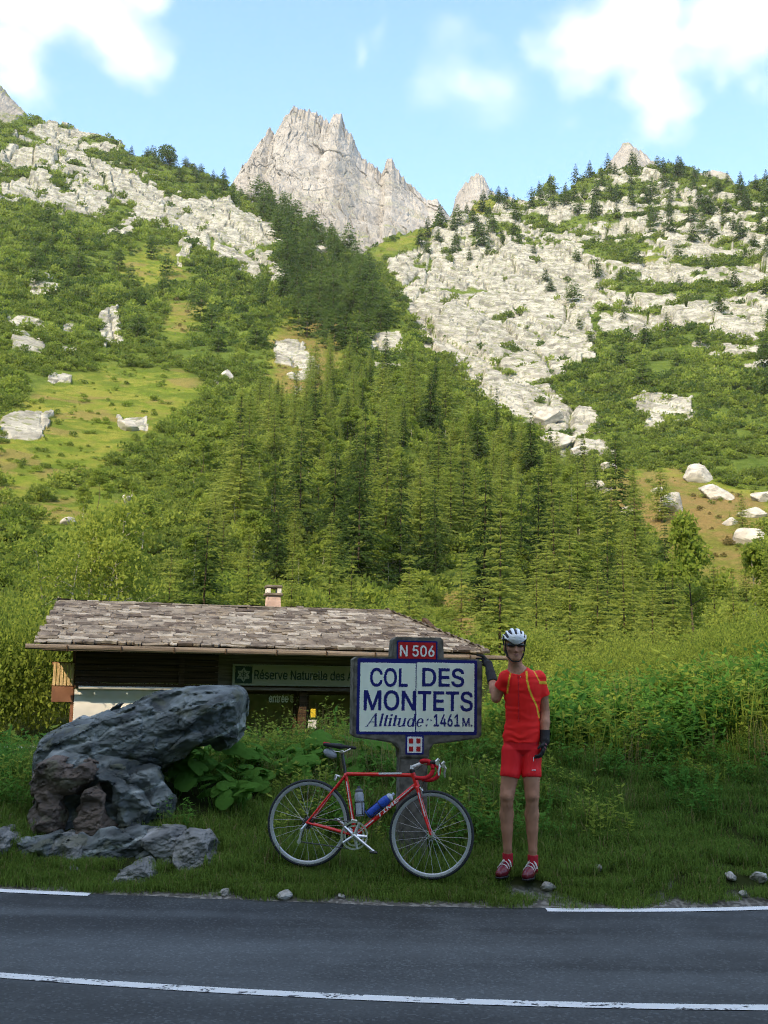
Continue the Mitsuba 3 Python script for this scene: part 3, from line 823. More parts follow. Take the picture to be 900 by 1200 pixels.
STANDS = [  # outline, spacing, heights, kinds with shares, name, label, category, group
    ([(285, 500), (360, 445), (420, 425), (482, 435), (560, 505), (622, 550), (700, 590), (745, 650), (760, 735), (560, 742), (525, 690), (300, 705), (230, 690), (262, 610)], 5.2, (4.5, 12.5), [('spruce', .24), ('larch', .76)],
     ('spruce_tree', 'dark green spruce in the dense wood on the lower slope behind the stone roof', 'larch_tree', 'light green larch in the dense wood on the lower slope behind the stone roof'), 'wood on the lower slope'),
    ([(285, 520), (360, 470), (420, 440), (482, 450), (560, 520), (622, 560), (700, 600), (745, 660), (760, 735), (560, 742), (525, 690), (300, 705), (120, 690), (60, 620), (200, 560)], 7.5, (2.5, 6), [('aspen', 1.0), ('aspen', 0)],
     ('alder_tree', 'bushy bright green broadleaf tree between the conifers of the lower slope', 'alder_tree', 'bushy bright green broadleaf tree between the conifers of the lower slope'), 'broadleaf trees among the conifers'),
    ([(300, 225), (360, 250), (400, 290), (430, 335), (452, 395), (420, 420), (360, 400), (325, 345), (335, 300), (310, 262)], 7.5, (8, 15), [('far_pine', .75), ('far_spruce', .25)],
     ('mountain_pine', 'dark mountain pine in the cluster down the edge of the left spur', 'small_spruce', 'narrow dark spruce in the cluster down the edge of the left spur'), 'trees along the edge of the left spur'),
    ([(600, 218), (700, 196), (800, 190), (905, 216), (905, 300), (800, 285), (700, 262), (620, 250)], 14, (8, 15), [('far_spruce', .85), ('far_pine', .15)],
     ('crest_pine', 'bushy pine among the rocks along the right-hand crest', 'crest_spruce', 'pointed dark spruce among the rocks along the right-hand crest'), 'trees along the right-hand crest'),
    ([(480, 285), (520, 258), (600, 226), (610, 290), (540, 310)], 12, (7, 13), [('far_spruce', .8), ('far_pine', .2)],
     ('slab_pine', 'bushy pine above the pale rock slabs beside the gap', 'slab_spruce', 'small dark spruce above the pale rock slabs beside the gap'), 'trees above the pale slabs'),
    ([(40, 250), (200, 300), (330, 340), (300, 430), (200, 420), (100, 370), (30, 350)], 17, (5, 10), [('far_pine', 1.0), ('far_spruce', .0)],
     ('hillside_pine', 'dark rounded pine scattered over the green left-hand mountainside', 'hillside_spruce', 'dark spruce scattered over the green left-hand mountainside'), 'pines on the left-hand mountainside'),
    ([(690, 600), (905, 620), (905, 735), (760, 740)], 12, (3.0, 7.5), [('larch', .8), ('spruce', .2)],
     ('young_spruce', 'dark young spruce on the bouldery slope at the right', 'young_larch', 'pale green young larch on the bouldery slope at the right'), 'young trees on the bouldery slope'),
    ([(620, 300), (905, 300), (905, 470), (720, 470)], 24, (6, 11), [('far_spruce', .6), ('far_pine', .4)],
     ('slope_pine', 'dark pine standing alone on the scrubby right-hand slope', 'slope_spruce', 'small spruce standing alone on the scrubby right-hand slope'), 'lone trees on the right-hand slope'),
    ([(150, 160), (200, 187), (260, 205), (300, 228), (280, 240), (200, 205), (150, 180)], 10, (6, 12), [('far_pine', .7), ('far_spruce', .3)],
     ('ridge_pine', 'dark pine on the left skyline ridge', 'ridge_spruce', 'pointed spruce on the left skyline ridge'), 'trees on the left skyline ridge')]
g = np.random.default_rng(5)
for si, (poly, spacing, (h0, h1), mix_, names, group) in enumerate(STANDS):
    pts = poisson(poly, spacing, 200 + si)
    for p in pts:
        h = h0 + (h1 - h0) * g.random() ** 1.3
        if not seen(p, h * .8): continue
        kind = mix_[0][0] if g.random() < mix_[0][1] else mix_[1][0]
        a = 0 if (kind.endswith('spruce') and names[0].endswith('spruce_tree')) or ('pine' in kind and 'pine' in names[0]) or ('spruce' in kind and 'spruce' in names[0]) else 2
        key = numbered(names[a])
        put(key, f'{kind}_{g.integers(3)}', p, h / 10 * g.uniform(.95, 1.35) * (1.2 if 'far' in kind else 1.1 if kind == 'aspen' else 1), g.uniform(0, 6.28), sz=h / 10)
        tag(key, names[a + 1], 'tree', group)


def stand_alone(key, kind, px, top, base, dist, label, group=None, wide=1.0, rot=0.0):
    """a tree picked out of the survey: direction, height from its top and foot, distance"""
    if dist is None: dist = hit(np.array([px]), np.array([base]))[0][0][1]
    p = at(px, base, dist); p[2] = min(p[2], ground_z(p[0], p[1]))
    h = at(px, top, dist)[2] - p[2]
    key = numbered(key)
    put(key, kind, p, h / 10 * wide, rot, sz=h / 10); tag(key, label, 'tree', group)


stand_alone('round_pine', 'round_pine', 195, 170, 197, None, 'round-crowned dark tree alone on the left skyline', wide=.85)
for k, (x, t, b, d) in enumerate([(425, 478, 705, 100), (468, 530, 712, 92), (350, 490, 690, 110), (545, 515, 690, 118), (388, 505, 700, 104), (508, 560, 700, 98), (320, 530, 680, 96), (610, 560, 730, 90), (655, 575, 735, 84)]):
    stand_alone('tall_spruce', f'spruce_{k % 3}', x, t, b, d, 'tall dark spruce overtopping the wood behind the stone roof and road sign', 'tall spruces over the wood', rot=k * 1.7)
stand_alone('lone_dark_spruce', 'spruce_1', 712, 590, 762, 62, 'tall dark spruce standing apart, up and right of the cyclist', wide=.8)
for k, (x, t, b, d, w) in enumerate([(585, 590, 770, 52, 1.25), (640, 640, 770, 46, 1.2), (480, 650, 740, 60, 1.2), (410, 640, 735, 58, 1.2), (340, 640, 735, 60, 1.1), (745, 650, 765, 50, 1.1), (540, 640, 745, 66, 1.1), (385, 600, 730, 70, 1.0), (290, 620, 728, 66, 1.1)]):
    stand_alone('feathery_larch', f'larch_{k % 3}', x, t, b, d, 'bright feathery larch at the front edge of the wood', 'larches at the front of the wood', w, k * 2.1)
stand_alone('green_spruce', 'spruce_2', 236, 597, 728, 46, 'full bright green spruce just behind the left part of the stone roof', wide=1.35, rot=.8)
stand_alone('green_larch', 'larch_1', 196, 640, 728, 50, 'low spreading larch between the birches and the green spruce', wide=1.5, rot=.3)
for k, (x, t, b, d, w) in enumerate([(95, 575, 735, 44, .8), (120, 600, 735, 46, .8), (150, 615, 735, 44, .9), (70, 640, 735, 42, 1.0)]):
    stand_alone('birch_tree', f'birch_{k % 2}', x, t, b, d, 'slender birch with pale leaning stems behind the left end of the stone roof', 'birches behind the roof', w, k * 1.3)
stand_alone('pale_aspen', 'aspen_0', 803, 600, 742, 56, 'loose pale tree with thin crown in front of the rusty slope', wide=.8, rot=1)
stand_alone('edge_birch', 'aspen_1', 884, 640, 770, 38, 'leafy birch with a pale trunk at the right edge', wide=.9, rot=2)
stand_alone('bright_larch', 'larch_0', 838, 650, 752, 52, 'small bright larch left of the birch at the right edge', wide=1.0, rot=2)

# ---- scrub on the mountainside: nobody could count it
g = np.random.default_rng(77)
m = (np.abs(np.degrees(GA)) < 35) & (GR > 62) & (GR < 760)
cellarea = np.zeros(GX.shape)
cellarea[:, 1:] = GR[:, 1:] * np.diff(GR, axis=1) * np.clip(np.gradient(AZ), 0, .25)[:, None]
dens = np.where(m, cellarea * (1 - soft(.15, .5, ROCKW)) * np.where(MEAD > 0, .2, 1.0), 0)
clump = meshkit.fbm(PW[m] / 16, 3, 61); dd = np.zeros(GX.shape); dd[m] = soft(.30, .52, clump); dens *= dd * .9 + .1
grow = np.where(GR < 160, 2.6, np.where(GR < 300, 1.35, .9)); dens *= grow * np.where(np.abs(np.degrees(GA)) < 23, 1, .6)
dens = dens.ravel()
pick = g.choice(len(dens), 40000, p=dens / dens.sum(), replace=False)
xy = np.stack([GX.ravel()[pick], GY.ravel()[pick]], 1) + g.normal(0, .5, (len(pick), 2))
zz = ground_z(xy[:, 0], xy[:, 1])
for n, k in enumerate(pick):
    r = GR.ravel()[k]; heath = MEAD.ravel()[k] > .8
    s = (.5 + 1.5 * g.random() ** 2.2) * (1.0 if r < 160 else 1.25 if r < 300 else 1.7) * (.45 if MEAD.ravel()[k] > 0 else 1)
    kind = 'heath_0' if heath and g.random() < .6 else (f'scrub_{g.integers(4)}' if r < 260 else f'far_scrub_{g.integers(4)}') if g.random() < .7 or r > 230 else 'scrub_3'
    put(f'mountain_scrub__{n:05d}', kind, [xy[n, 0], xy[n, 1], zz[n] - .12 * s], s, g.uniform(0, 6.28), sz=s * g.uniform(.7, 1.15))
tag('mountain_scrub', 'dense green alder and bilberry scrub covering the mountainside', 'scrub', kind='stuff')
# ------------------------------------------------------------------ flat colours, built things
def flat(name, rgb, rough=.6, spec=.3, **kw):
    scene[name] = {'type': 'twosided', 'bsdf': {'type': 'principled', 'base_color': {'type': 'rgb', 'value': rgb}, 'roughness': rough, 'specular': spec, **kw}}
    return name


def speckled(name, lo, hi, s, stretch=(1, 1, 1), rough=.8, spec=.2, oct=3):
    fn = lambda p, n, uv: mikit.mix(lo, hi, mikit.smoothstep(.25, .75, mikit.fbm(p.x * s * stretch[0], p.y * s * stretch[1], p.z * s * stretch[2], oct)))
    scene[name] = {'type': 'twosided', 'bsdf': {'type': 'principled', 'base_color': mikit.proc(fn), 'roughness': rough, 'specular': spec}}
    return name


class Plane:
    """an upright (or leaning) plane through two points, with metres along it and up it"""
    def __init__(self, p0, p1, lean=0.0):
        self.o = np.asarray(p0, float); d = np.asarray(p1, float) - p0; self.flatlen = np.hypot(d[0], d[1])
        self.a = np.array([d[0], d[1], 0]) / self.flatlen if lean == 0 else unit(d)
        self.b = np.array([-self.a[1], self.a[0], 0]); self.b /= np.linalg.norm(self.b)      # away from the road
        self.c = unit(np.array([0, 0, math.cos(lean)]) + self.b * math.sin(lean)); self.c = unit(self.c - self.a * (self.c @ self.a))
        self.b = np.cross(self.c, self.a)
        self.R = np.stack([self.a, self.b, self.c], 1)

    def px(self, x, y, back=0.0):
        """survey direction -> (along, up) where it meets the plane (moved back)"""
        d = ray(x, y); o = self.o + self.b * back
        t = ((o - EYE) @ self.b) / (d @ self.b)
        q = EYE + d * t[..., None] - o
        return np.stack([q @ self.a, q @ self.c], -1)

    def w(self, u, v, n=0.0):
        return self.o + self.a * u + self.b * n + self.c * v

    def put(self, m):
        """mesh in (along, back, up) coordinates -> world"""
        return moved(m, mat(self.R, self.o))


def lettering(text, x0, x1, y0, y1, n, depth=.003, bold=True):
    """letters filling a rectangle of a plane, in (along, back, up) coordinates with their face n metres in front"""
    m = meshkit.text_mesh(text, 1.0, depth, bold)
    b = m.bounds
    v = m.vertices
    v = np.stack([x0 + (v[:, 0] - b[0, 0]) / (b[1, 0] - b[0, 0]) * (x1 - x0), -n - v[:, 2] * 1.0, y0 + (v[:, 1] - b[0, 1]) / (b[1, 1] - b[0, 1]) * (y1 - y0)], 1)
    return mesh_of(v, m.faces)


def slab_of(poly, n0, n1):
    """extrudes a shapely polygon of (along, up) from depth n0 to n1 (n grows away from the road)"""
    ms = [trimesh.creation.extrude_polygon(g, abs(n1 - n0), engine='earcut') for g in getattr(poly, 'geoms', [poly])]
    m = cat_m(*ms); v = m.vertices
    return mesh_of(np.stack([v[:, 0], min(n0, n1) + v[:, 2], v[:, 1]], 1), m.faces[:, ::-1])


# ------------------------------------------------------------------ the chalet with its stone roof
CH = Plane(at(47, 753, 20.0), at(570, 768, 21.9))          # origin: left end of the eave; along the eave
EZ = 2.12 - CH.o[2]; CH.o = CH.o + [0, 0, EZ]
RUN, RISE, LEN = 3.25, .95, CH.flatlen
OVER, LEFT = .85, .62                                       # eave and verge overhang
u_r = CH.px(455, 717, RUN)[0]; u_l = CH.px(74, 700, RUN)[0]
GRND = -2.35                                                # ground level below the eave
speckled('dark_plank', (.035, .022, .013), (.085, .052, .028), 3.0, (.4, .4, 14))
speckled('old_beam', (.10, .08, .062), (.20, .165, .13), 4.0, (.5, .5, 8))
speckled('light_slat', (.42, .30, .15), (.62, .47, .26), 5.0, (6, 6, .5))
speckled('red_brown', (.16, .075, .045), (.22, .11, .065), 4.0)
speckled('white_render', (.60, .59, .55), (.74, .72, .67), 3.0)
speckled('dim_wall', (.10, .075, .05), (.16, .12, .08), 3.0)
flat('dark_inside', (.02, .018, .016), .9)
flat('rail_white', (.6, .58, .53), .5)
for i, (lo, hi) in enumerate([((.070, .060, .050), (.150, .132, .112)), ((.11, .099, .085), (.20, .182, .155)), ((.18, .168, .145), (.29, .272, .238)), ((.040, .033, .028), (.095, .078, .064)), ((.115, .098, .076), (.185, .16, .125))]):
    speckled(f'roof_stone_{i}', lo, hi, 7.0, rough=.85)
HOUSE = 'stone_roofed_chalet'
tag(HOUSE, 'low chalet with grey stone slab roof, dark timber front and white lower wall', 'chalet')
u0, u1, dep = LEFT, LEN - .35, 5.2
uP = CH.px(255, 790, OVER)[0]                               # where the porch begins
zB = CH.px(150, 801, OVER)[1]                               # foot of the boarding
add(f'{HOUSE}__wall', cat_m(CH.put(box((u0 + uP) / 2, OVER + .15, (zB + GRND) / 2, uP - u0, .28, zB - GRND)), CH.put(box(u0 + .15, OVER + dep / 2 + .3, (GRND + .1) / 2 - .0, .3, dep, -GRND - .1))), 'white_render')
# boarding: each plank of the upper wall
zt = .22
for k in range(8):
    a, b = zB + (zt - zB) * k / 8, zB + (zt - zB) * (k + 1) / 8
    add(numbered(f'{HOUSE}__timber_wall__plank'), CH.put(box((u0 + uP) / 2, OVER + .0 + .006 * (k % 2), (a + b) / 2, uP - u0 + .02, .05, b - a - .012, .006)), 'dark_plank')
add(f'{HOUSE}__timber_wall', CH.put(box((u0 + uP) / 2, OVER + .1, (zB + zt) / 2 + .01, uP - u0, .12, zt - zB)), 'dark_inside')
um = CH.px(213, 780, OVER)[0]
add(f'{HOUSE}__timber_wall__post', CH.put(box(um, OVER - .05, (zB + zt) / 2, .11, .07, zt - zB, .01)), 'dark_plank')
ra, rb = CH.px(92, 805.5, OVER - .25), CH.px(236, 809.5, OVER - .25)
add(f'{HOUSE}__rail', CH.put(cat_m(tube([[ra[0], OVER - .25, ra[1]], [rb[0], OVER - .25, ra[1]]], .03, 8), *[tube([[x, OVER - .25, ra[1] - .1], [x, OVER + .05, ra[1] - .14]], .012, 6) for x in np.linspace(ra[0] + .3, rb[0] - .2, 4)])), 'rail_white')
add(f'{HOUSE}__drip_board', CH.put(box((u0 + uP) / 2, OVER - .03, zB - .05, uP - u0, .1, .1, .01)), 'dark_plank')
# porch at the right: deep recess, back wall, posts, glazed front with lettering
zl = CH.px(340, 805, OVER)[1]
add(f'{HOUSE}__porch_wall', cat_m(CH.put(box((uP + u1) / 2, OVER + 1.5, GRND / 2 + .1, u1 - uP, .2, -GRND + .2)), CH.put(box(uP + .1, OVER + .85, GRND / 2 + .1, .2, 1.3, -GRND + .2)), CH.put(box(u1 - .1, OVER + dep / 2, (GRND - .0) / 2 - .02, .2, dep, -GRND - .04))), 'dim_wall')
add(f'{HOUSE}__lintel', CH.put(box((uP + u1) / 2, OVER + .12, (zl + .12) / 2 + .03, u1 - uP + .1, .2, .16 - zl, .01)), 'old_beam')
add(f'{HOUSE}__ledge', CH.put(box((uP + u1) / 2, OVER - .03, zl - .045, u1 - uP + .1, .16, .06, .008)), 'old_beam')
up_ = CH.px(355, 840, OVER)[0]
for k, x in enumerate([uP + .06, up_, CH.px(430, 840, OVER)[0], CH.px(520, 840, OVER)[0], u1 - .1]):
    add(numbered(f'{HOUSE}__post'), CH.put(box(x, OVER + .12, (zl - .08 + GRND) / 2, .16, .16, zl - .08 - GRND, .012)), 'dark_plank')
zw = CH.px(315, 806, OVER + .5)[1]
for k, (xa, xb) in enumerate([(uP + .16, up_ - .1), (up_ + .1, CH.px(430, 840, OVER)[0] - .1), (CH.px(430, 840, OVER)[0] + .1, CH.px(520, 840, OVER)[0] - .1)]):
    W = numbered(f'{HOUSE}__window')
    zb_, zt_ = GRND + .5, zl - .1
    fr = [box((xa + xb) / 2, OVER + .3, zt_ - .03, xb - xa, .06, .06), box((xa + xb) / 2, OVER + .3, zb_ + .03, xb - xa, .06, .06), box(xa + .03, OVER + .3, (zb_ + zt_) / 2, .06, .06, zt_ - zb_ - .12), box(xb - .03, OVER + .3, (zb_ + zt_) / 2, .06, .06, zt_ - zb_ - .12)]
    add(W, CH.put(cat_m(*fr)), 'dark_plank')
    scene.setdefault('pane_glass', {'type': 'thindielectric', 'int_ior': 1.5})
    q = np.array([[xa + .06, OVER + .3, zb_ + .06], [xb - .06, OVER + .3, zb_ + .06], [xb - .06, OVER + .3, zt_ - .06], [xa + .06, OVER + .3, zt_ - .06]])
    add(f'{W}__pane', CH.put(mesh_of(q, [[0, 1, 2], [0, 2, 3]])), 'pane_glass')
t0_, t1_ = CH.px(315, 822, OVER + .28), CH.px(356, 815, OVER + .28)
flat('white_letter', (.75, .75, .72), .6)
add(f'{HOUSE}__lettering', CH.put(lettering('entrée libre', t0_[0], t1_[0], t0_[1] - .02, t1_[1] + .03, -(OVER + .285), .003, True)), 'white_letter')
tag(f'{HOUSE}__lettering', 'small white lettering entrée libre on the dark glass')
# balcony at the left gable end, its sunny end towards the road
ba, bb = CH.px(63, 776, OVER + .1), CH.px(87, 818, OVER + .1)
fB = f'{HOUSE}__balcony'
xa, xb, zt_, zm = ba[0], min(bb[0], u0 - .02), ba[1], CH.px(75, 804, OVER + .1)[1]
add(fB, CH.put(cat_m(box((xa + xb) / 2, OVER + .5, zm - .16, xb - xa, .95, .30, .01), box((xa + xb) / 2, OVER + .09, zm + .02, xb - xa + .02, .07, .05), box((xa + xb) / 2, OVER + .09, zt_ - .02, xb - xa + .04, .08, .05), box(xb - .02, OVER + .12, (GRND + .3) / 2, .06, .08, .3 - GRND + -.6))), 'red_brown')
for k in range(6):
    w_ = (xb - xa) / 6
    add(numbered(f'{fB}__slat'), CH.put(box(xa + w_ * (k + .5), OVER + .035, (zt_ + zm) / 2, w_ - .014, .025, zt_ - zm - .02, .004)), 'light_slat')
add(numbered(f'{fB}__roof_beam'), CH.put(box((xa + xb) / 2, OVER + .5, .06, xb - xa + .1, 1.1, .12, .01)), 'red_brown')
# roof: the deck, then every stone
vR, hipw = LEN - u_r, None
deck = mesh_of([[0, 0, 0], [LEN, 0, 0], [u_r, RUN, RISE], [u_l, RUN, RISE], [0, 2 * RUN, 0], [LEN, 2 * RUN, 0]], [[0, 1, 2], [0, 2, 3], [3, 2, 5], [3, 5, 4], [1, 5, 2], [0, 3, 4], [0, 4, 5], [0, 5, 1]])
ROOF = f'{HOUSE}__roof'
add(ROOF, CH.put(moved(deck, mat(t=(0, 0, -.015)))), 'dark_plank')
g = np.random.default_rng(3)
sl = math.hypot(RUN, RISE); tilt = math.atan2(RISE, RUN)


def roof_stone(w, l, th):
    """a split stone slab with a rough edge: front edge at y=0, going back l"""
    n = 5
    xs_ = np.linspace(-w / 2, w / 2, n)
    front = np.stack([xs_, g.normal(0, .012, n) * [0.4, 1, 1, 1, .4], np.zeros(n)], 1); back = np.stack([xs_, np.full(n, l), np.zeros(n)], 1)
    front[0, 0] += g.uniform(0, .02); front[-1, 0] -= g.uniform(0, .02)
    top = np.vstack([front, back]); top[:, 2] = th + g.normal(0, .003, 2 * n); bot = np.vstack([front + [0, .006, 0], back])
    v = np.vstack([top, bot]); F = []
    for i in range(n - 1):
        F += [[i, i + 1, n + i + 1], [i, n + i + 1, n + i], [2 * n + i + 1, 2 * n + i, i], [2 * n + i + 1, i, i + 1]]
        F += [[2 * n + i, 2 * n + i + 1, 3 * n + i + 1], [2 * n + i, 3 * n + i + 1, 3 * n + i]]
    F += [[0, n, 3 * n], [0, 3 * n, 2 * n], [n - 1, 4 * n - 1 - n, 2 * n - 1], [n - 1, 3 * n - 1, 4 * n - 1], [n - 1, 4 * n - 1, 2 * n - 1]]
    return mesh_of(v, F)


rows, stones = 42, []
for side in (0, 1):
    for r_ in range(rows):
        s0 = r_ / rows
        ul, ur = u_l * s0 - .05, LEN + (u_r - LEN) * s0 + .05
        x = ul - g.uniform(0, .1)
        while x < ur - .08:
            w = min(.14 + .46 * g.random() ** 1.6, ur + .06 - x)
            if w < .1: break
            m = roof_stone(w - g.uniform(.004, .02), sl / rows * g.uniform(1.5, 2.3), g.uniform(.02, .055))
            R = rotz(g.normal(0, .05)) @ rotx(g.normal(.05, .035)) @ roty(g.normal(0, .03))
            m.apply_transform(mat(R))
            d = s0 * sl + g.normal(0, .032) - .06
            M = mat(rotx(tilt), (x + w / 2, d * math.cos(tilt), d * math.sin(tilt) + .004))
            m.apply_transform(M)
            if side: m.apply_transform(np.array([[1, 0, 0, 0], [0, -1, 0, 2 * RUN], [0, 0, 1, 0], [0, 0, 0, 1.0]])); m.invert()
            stones.append((side, s0, m, int(g.choice(5, p=[.3, .26, .14, .16, .14]))))
            x += w
front_ = [s for s in stones if s[0] == 0]
for s in front_[:290]:
    add(numbered(f'{ROOF}__stone_slab'), CH.put(s[2]), f'roof_stone_{s[3]}')
for c in range(5):
    rest = [s[2] for s in front_[290:] + [s for s in stones if s[0] == 1] if s[3] == c]
    k = f'{ROOF}__stone_course' + (f'_{c:03d}' if c else '')
    add(k, CH.put(cat_m(*rest)), f'roof_stone_{c}'); tag(k, kind='stuff')
# hip end and ridge
hip = []
for r_ in range(16):
    s0 = r_ / 16; y0_, y1_ = RUN * s0 + .06, 2 * RUN - RUN * s0
    y = y0_
    while y < y1_ - .1:
        w = min(g.uniform(.3, .6), y1_ - y)
        m = roof_stone(w - .015, .22, .018); m.apply_transform(mat(rotz(math.pi / 2) @ rotx(math.atan2(RISE, LEN - u_r) + .03)))
        m.apply_transform(mat(t=(LEN + (u_r - LEN) * s0 + .04, y + w / 2, RISE * s0 + .004))); hip.append(m); y += w
add(f'{ROOF}__hip_course', CH.put(cat_m(*hip)), 'roof_stone_1'); tag(f'{ROOF}__hip_course', kind='stuff')
x = u_l - .1
while x < u_r:
    w = g.uniform(.3, .5)
    add(numbered(f'{ROOF}__ridge_stone'), CH.put(box(x + w / 2, RUN + g.normal(0, .02), RISE + .02, w - .015, .34, .035, .008)), f'roof_stone_{g.integers(1, 3)}'); x += w
# log gutter on brackets
ga, gb = CH.px(30, 752, -.12)[0], CH.px(601, 772, -.12)[0]
add(f'{HOUSE}__gutter', CH.put(tube([[ga, -.1, -.075], [(ga + gb) / 2, -.1, -.09], [gb, -.1, -.105]], [.05, .062, .045], 10)), 'old_beam')
for x in np.linspace(.5, LEN - .4, 9):
    add(numbered(f'{HOUSE}__gutter__bracket'), CH.put(tube([[x, .25, -.06], [x, -.05, -.16], [x, -.165, -.14], [x, -.17, -.04]], .012, 5)), 'dark_plank')
add(f'{HOUSE}__fascia', CH.put(box(LEN / 2, .06, -.075, LEN - .1, .06, .14, .01)), 'old_beam')
for x in np.linspace(.25, LEN - .5, 13):
    add(numbered(f'{HOUSE}__rafter'), CH.put(moved(box(0, 1.6, -.08, .1, 3.1, .12), mat(rotx(tilt), (x, .05, -.03)))), 'dark_plank')
# chimney: tapered pink shaft, slab, four stubs, cap
speckled('pink_render', (.42, .30, .25), (.55, .41, .35), 6.0)
CHM = f'{HOUSE}__chimney'
cb, ct = CH.px(319.5, 718, RUN + .15), CH.px(319.5, 698.5, RUN + .15)
hw = .17
sh = mesh_of([[a * hw * s, b * hw * s, z] for s, z in ((1.08, RISE - .25), (.88, ct[1])) for a, b in ((-1, -1), (1, -1), (1, 1), (-1, 1))], [[0, 1, 5], [0, 5, 4], [1, 2, 6], [1, 6, 5], [2, 3, 7], [2, 7, 6], [3, 0, 4], [3, 4, 7], [4, 5, 6], [4, 6, 7]])
sh.apply_translation([cb[0], RUN + .15, 0]); add(CHM, CH.put(sh), 'pink_render')
add(f'{CHM}__slab', CH.put(box(cb[0], RUN + .15, ct[1] + .03, .40, .40, .06, .012)), 'roof_stone_4')
for a in (-1, 1):
    for b in (-1, 1): add(numbered(f'{CHM}__stub'), CH.put(box(cb[0] + a * .12, RUN + .15 + b * .12, ct[1] + .115, .09, .09, .11, .006)), 'white_render')
add(f'{CHM}__cap', CH.put(box(cb[0], RUN + .15, ct[1] + .205, .38, .38, .07, .02)), 'roof_stone_4')
# the reserve's board, fixed over the porch
flat('board_olive', (.34, .34, .24), .6); flat('board_green', (.015, .045, .03), .5); flat('board_grey', (.38, .40, .33), .6)
b0, b1 = CH.px(272, 803, OVER - .05), CH.px(272, 778, OVER - .05); bu1 = b0[0] + 5.1
BD = 'reserve_board'
add(f'{BD}__panel', CH.put(box((b0[0] + bu1) / 2, OVER - .03, (b0[1] + b1[1]) / 2, bu1 - b0[0], .04, b1[1] - b0[1], .006)), 'board_grey')
add(f'{BD}__face', CH.put(box((b0[0] + bu1) / 2, OVER - .0525, (b0[1] + b1[1]) / 2, bu1 - b0[0] - .05, .008, b1[1] - b0[1] - .05)), 'board_olive')
tag(BD, 'long dull green board lettered Réserve Naturelle des A under the eave of the chalet', 'sign board')
zc = (b0[1] + b1[1]) / 2; hh = (b1[1] - b0[1]) / 2 - .04
ea = b0[0] + .05 + hh
add(f'{BD}__emblem', CH.put(box(ea, OVER - .058, zc, 2 * hh, .004, 2 * hh)), 'board_green')
star = shapely.Polygon([(ea + hh * .86 * (1 if k % 2 == 0 else .62) * math.sin(k * math.pi / 6), zc + hh * .86 * (1 if k % 2 == 0 else .62) * math.cos(k * math.pi / 6)) for k in range(12)])
rings = shapely.union_all([shapely.Point(ea, zc).buffer(hh * .3).difference(shapely.Point(ea, zc).buffer(hh * .22))] + [shapely.LineString([(ea, zc), (ea + hh * .62 * math.sin(a), zc + hh * .62 * math.cos(a))]).buffer(hh * .035) for a in np.arange(6) * math.pi / 3])
add(f'{BD}__star', CH.put(slab_of(star.difference(rings), OVER - .0635, OVER - .0605)), 'board_grey')
tx0, tx1 = CH.px(298, 790, OVER - .06)[0], CH.px(414, 790, OVER - .06)[0]
add(f'{BD}__lettering', CH.put(lettering('Réserve Naturelle des A', tx0, tx1, zc - hh * .52, zc + hh * .62, -(OVER - .0575), .003, True)), 'board_green')
# things standing in the porch
flat('poster_yellow', (.6, .45, .03), .6); flat('poster_pale', (.5, .5, .47), .6)
pp = CH.px(368, 836, OVER - .1)
add('yellow_notice', CH.put(box(pp[0], OVER + .03, pp[1], .1, .012, .17)), 'poster_yellow'); tag('yellow_notice', 'small yellow notice on the dark porch front left of the road sign', 'notice')
pp = CH.px(367, 849, OVER - .1)
add('pale_notice', CH.put(box(pp[0], OVER + .03, pp[1], .17, .012, .17)), 'poster_pale'); tag('pale_notice', 'pale grey notice just below the small yellow one', 'notice')
# low wall of the car park at the left
speckled('pale_stone', (.36, .34, .30), (.56, .54, .49), 5.0)
WL = 'parking_wall'
p0, p1 = atz(-60, 894, .05), atz(42, 893, .05)
p0, p1 = at(-60, 894, 17.5), at(42, 893, 18.0)
PWL = Plane(p0, p1); zt_ = PWL.px(10, 876)[1]
tag(WL, 'low pale stone wall beside the car park at the left edge', 'wall')
add(f'{WL}__coping', PWL.put(box(PWL.flatlen / 2, .18, zt_ - .04, PWL.flatlen + 1.0, .42, .08, .015)), 'pale_stone')
gg_ = np.random.default_rng(8)
for r_ in range(3):
    x = -.5
    while x < PWL.flatlen + .4:
        w = gg_.uniform(.22, .45)
        add(numbered(f'{WL}__stone'), PWL.put(box(x + w / 2, .16 + gg_.normal(0, .01), zt_ - .09 - .13 * (r_ + .5), w - .015, .3, .12, .02)), 'pale_stone'); x += w
# ------------------------------------------------------------------ the pass sign
SG = Plane(at(418, 818, 8.68), at(563, 821, 8.86))
speckled('sign_concrete', (.08, .076, .064), (.17, .16, .138), 22.0, rough=.9)
flat('enamel_cream', (.80, .86, .74), .25, .5); flat('enamel_blue', (.012, .014, .16), .25, .5); flat('enamel_red', (.42, .014, .025), .25, .5); flat('enamel_white', (.74, .76, .74), .25, .5)
SIGN = 'pass_road_sign'
tag(SIGN, 'concrete road sign with cream enamel plate reading COL DES MONTETS on a stout post', 'road sign')
S = lambda x, y: SG.px(x, y, -.075)
out = [S(*p) for p in [(414, 773), (419, 769.5), (459, 769.5), (460.5, 750), (464, 746.5), (516, 747), (519.5, 751), (520, 771), (560, 772.5), (565, 776), (564, 861), (561, 865), (538, 868.5), (508, 872), (503, 880), (503, 888), (468, 888), (468, 878), (462, 871), (440, 867.5), (417, 864.5), (413, 861)]]
body = shapely.Polygon(out).simplify(.001)
m = manifold3d.CrossSection([np.array(body.exterior.coords)[:-1]], manifold3d.FillRule.NonZero)
core = manifold3d.Manifold.extrude(m, .15)
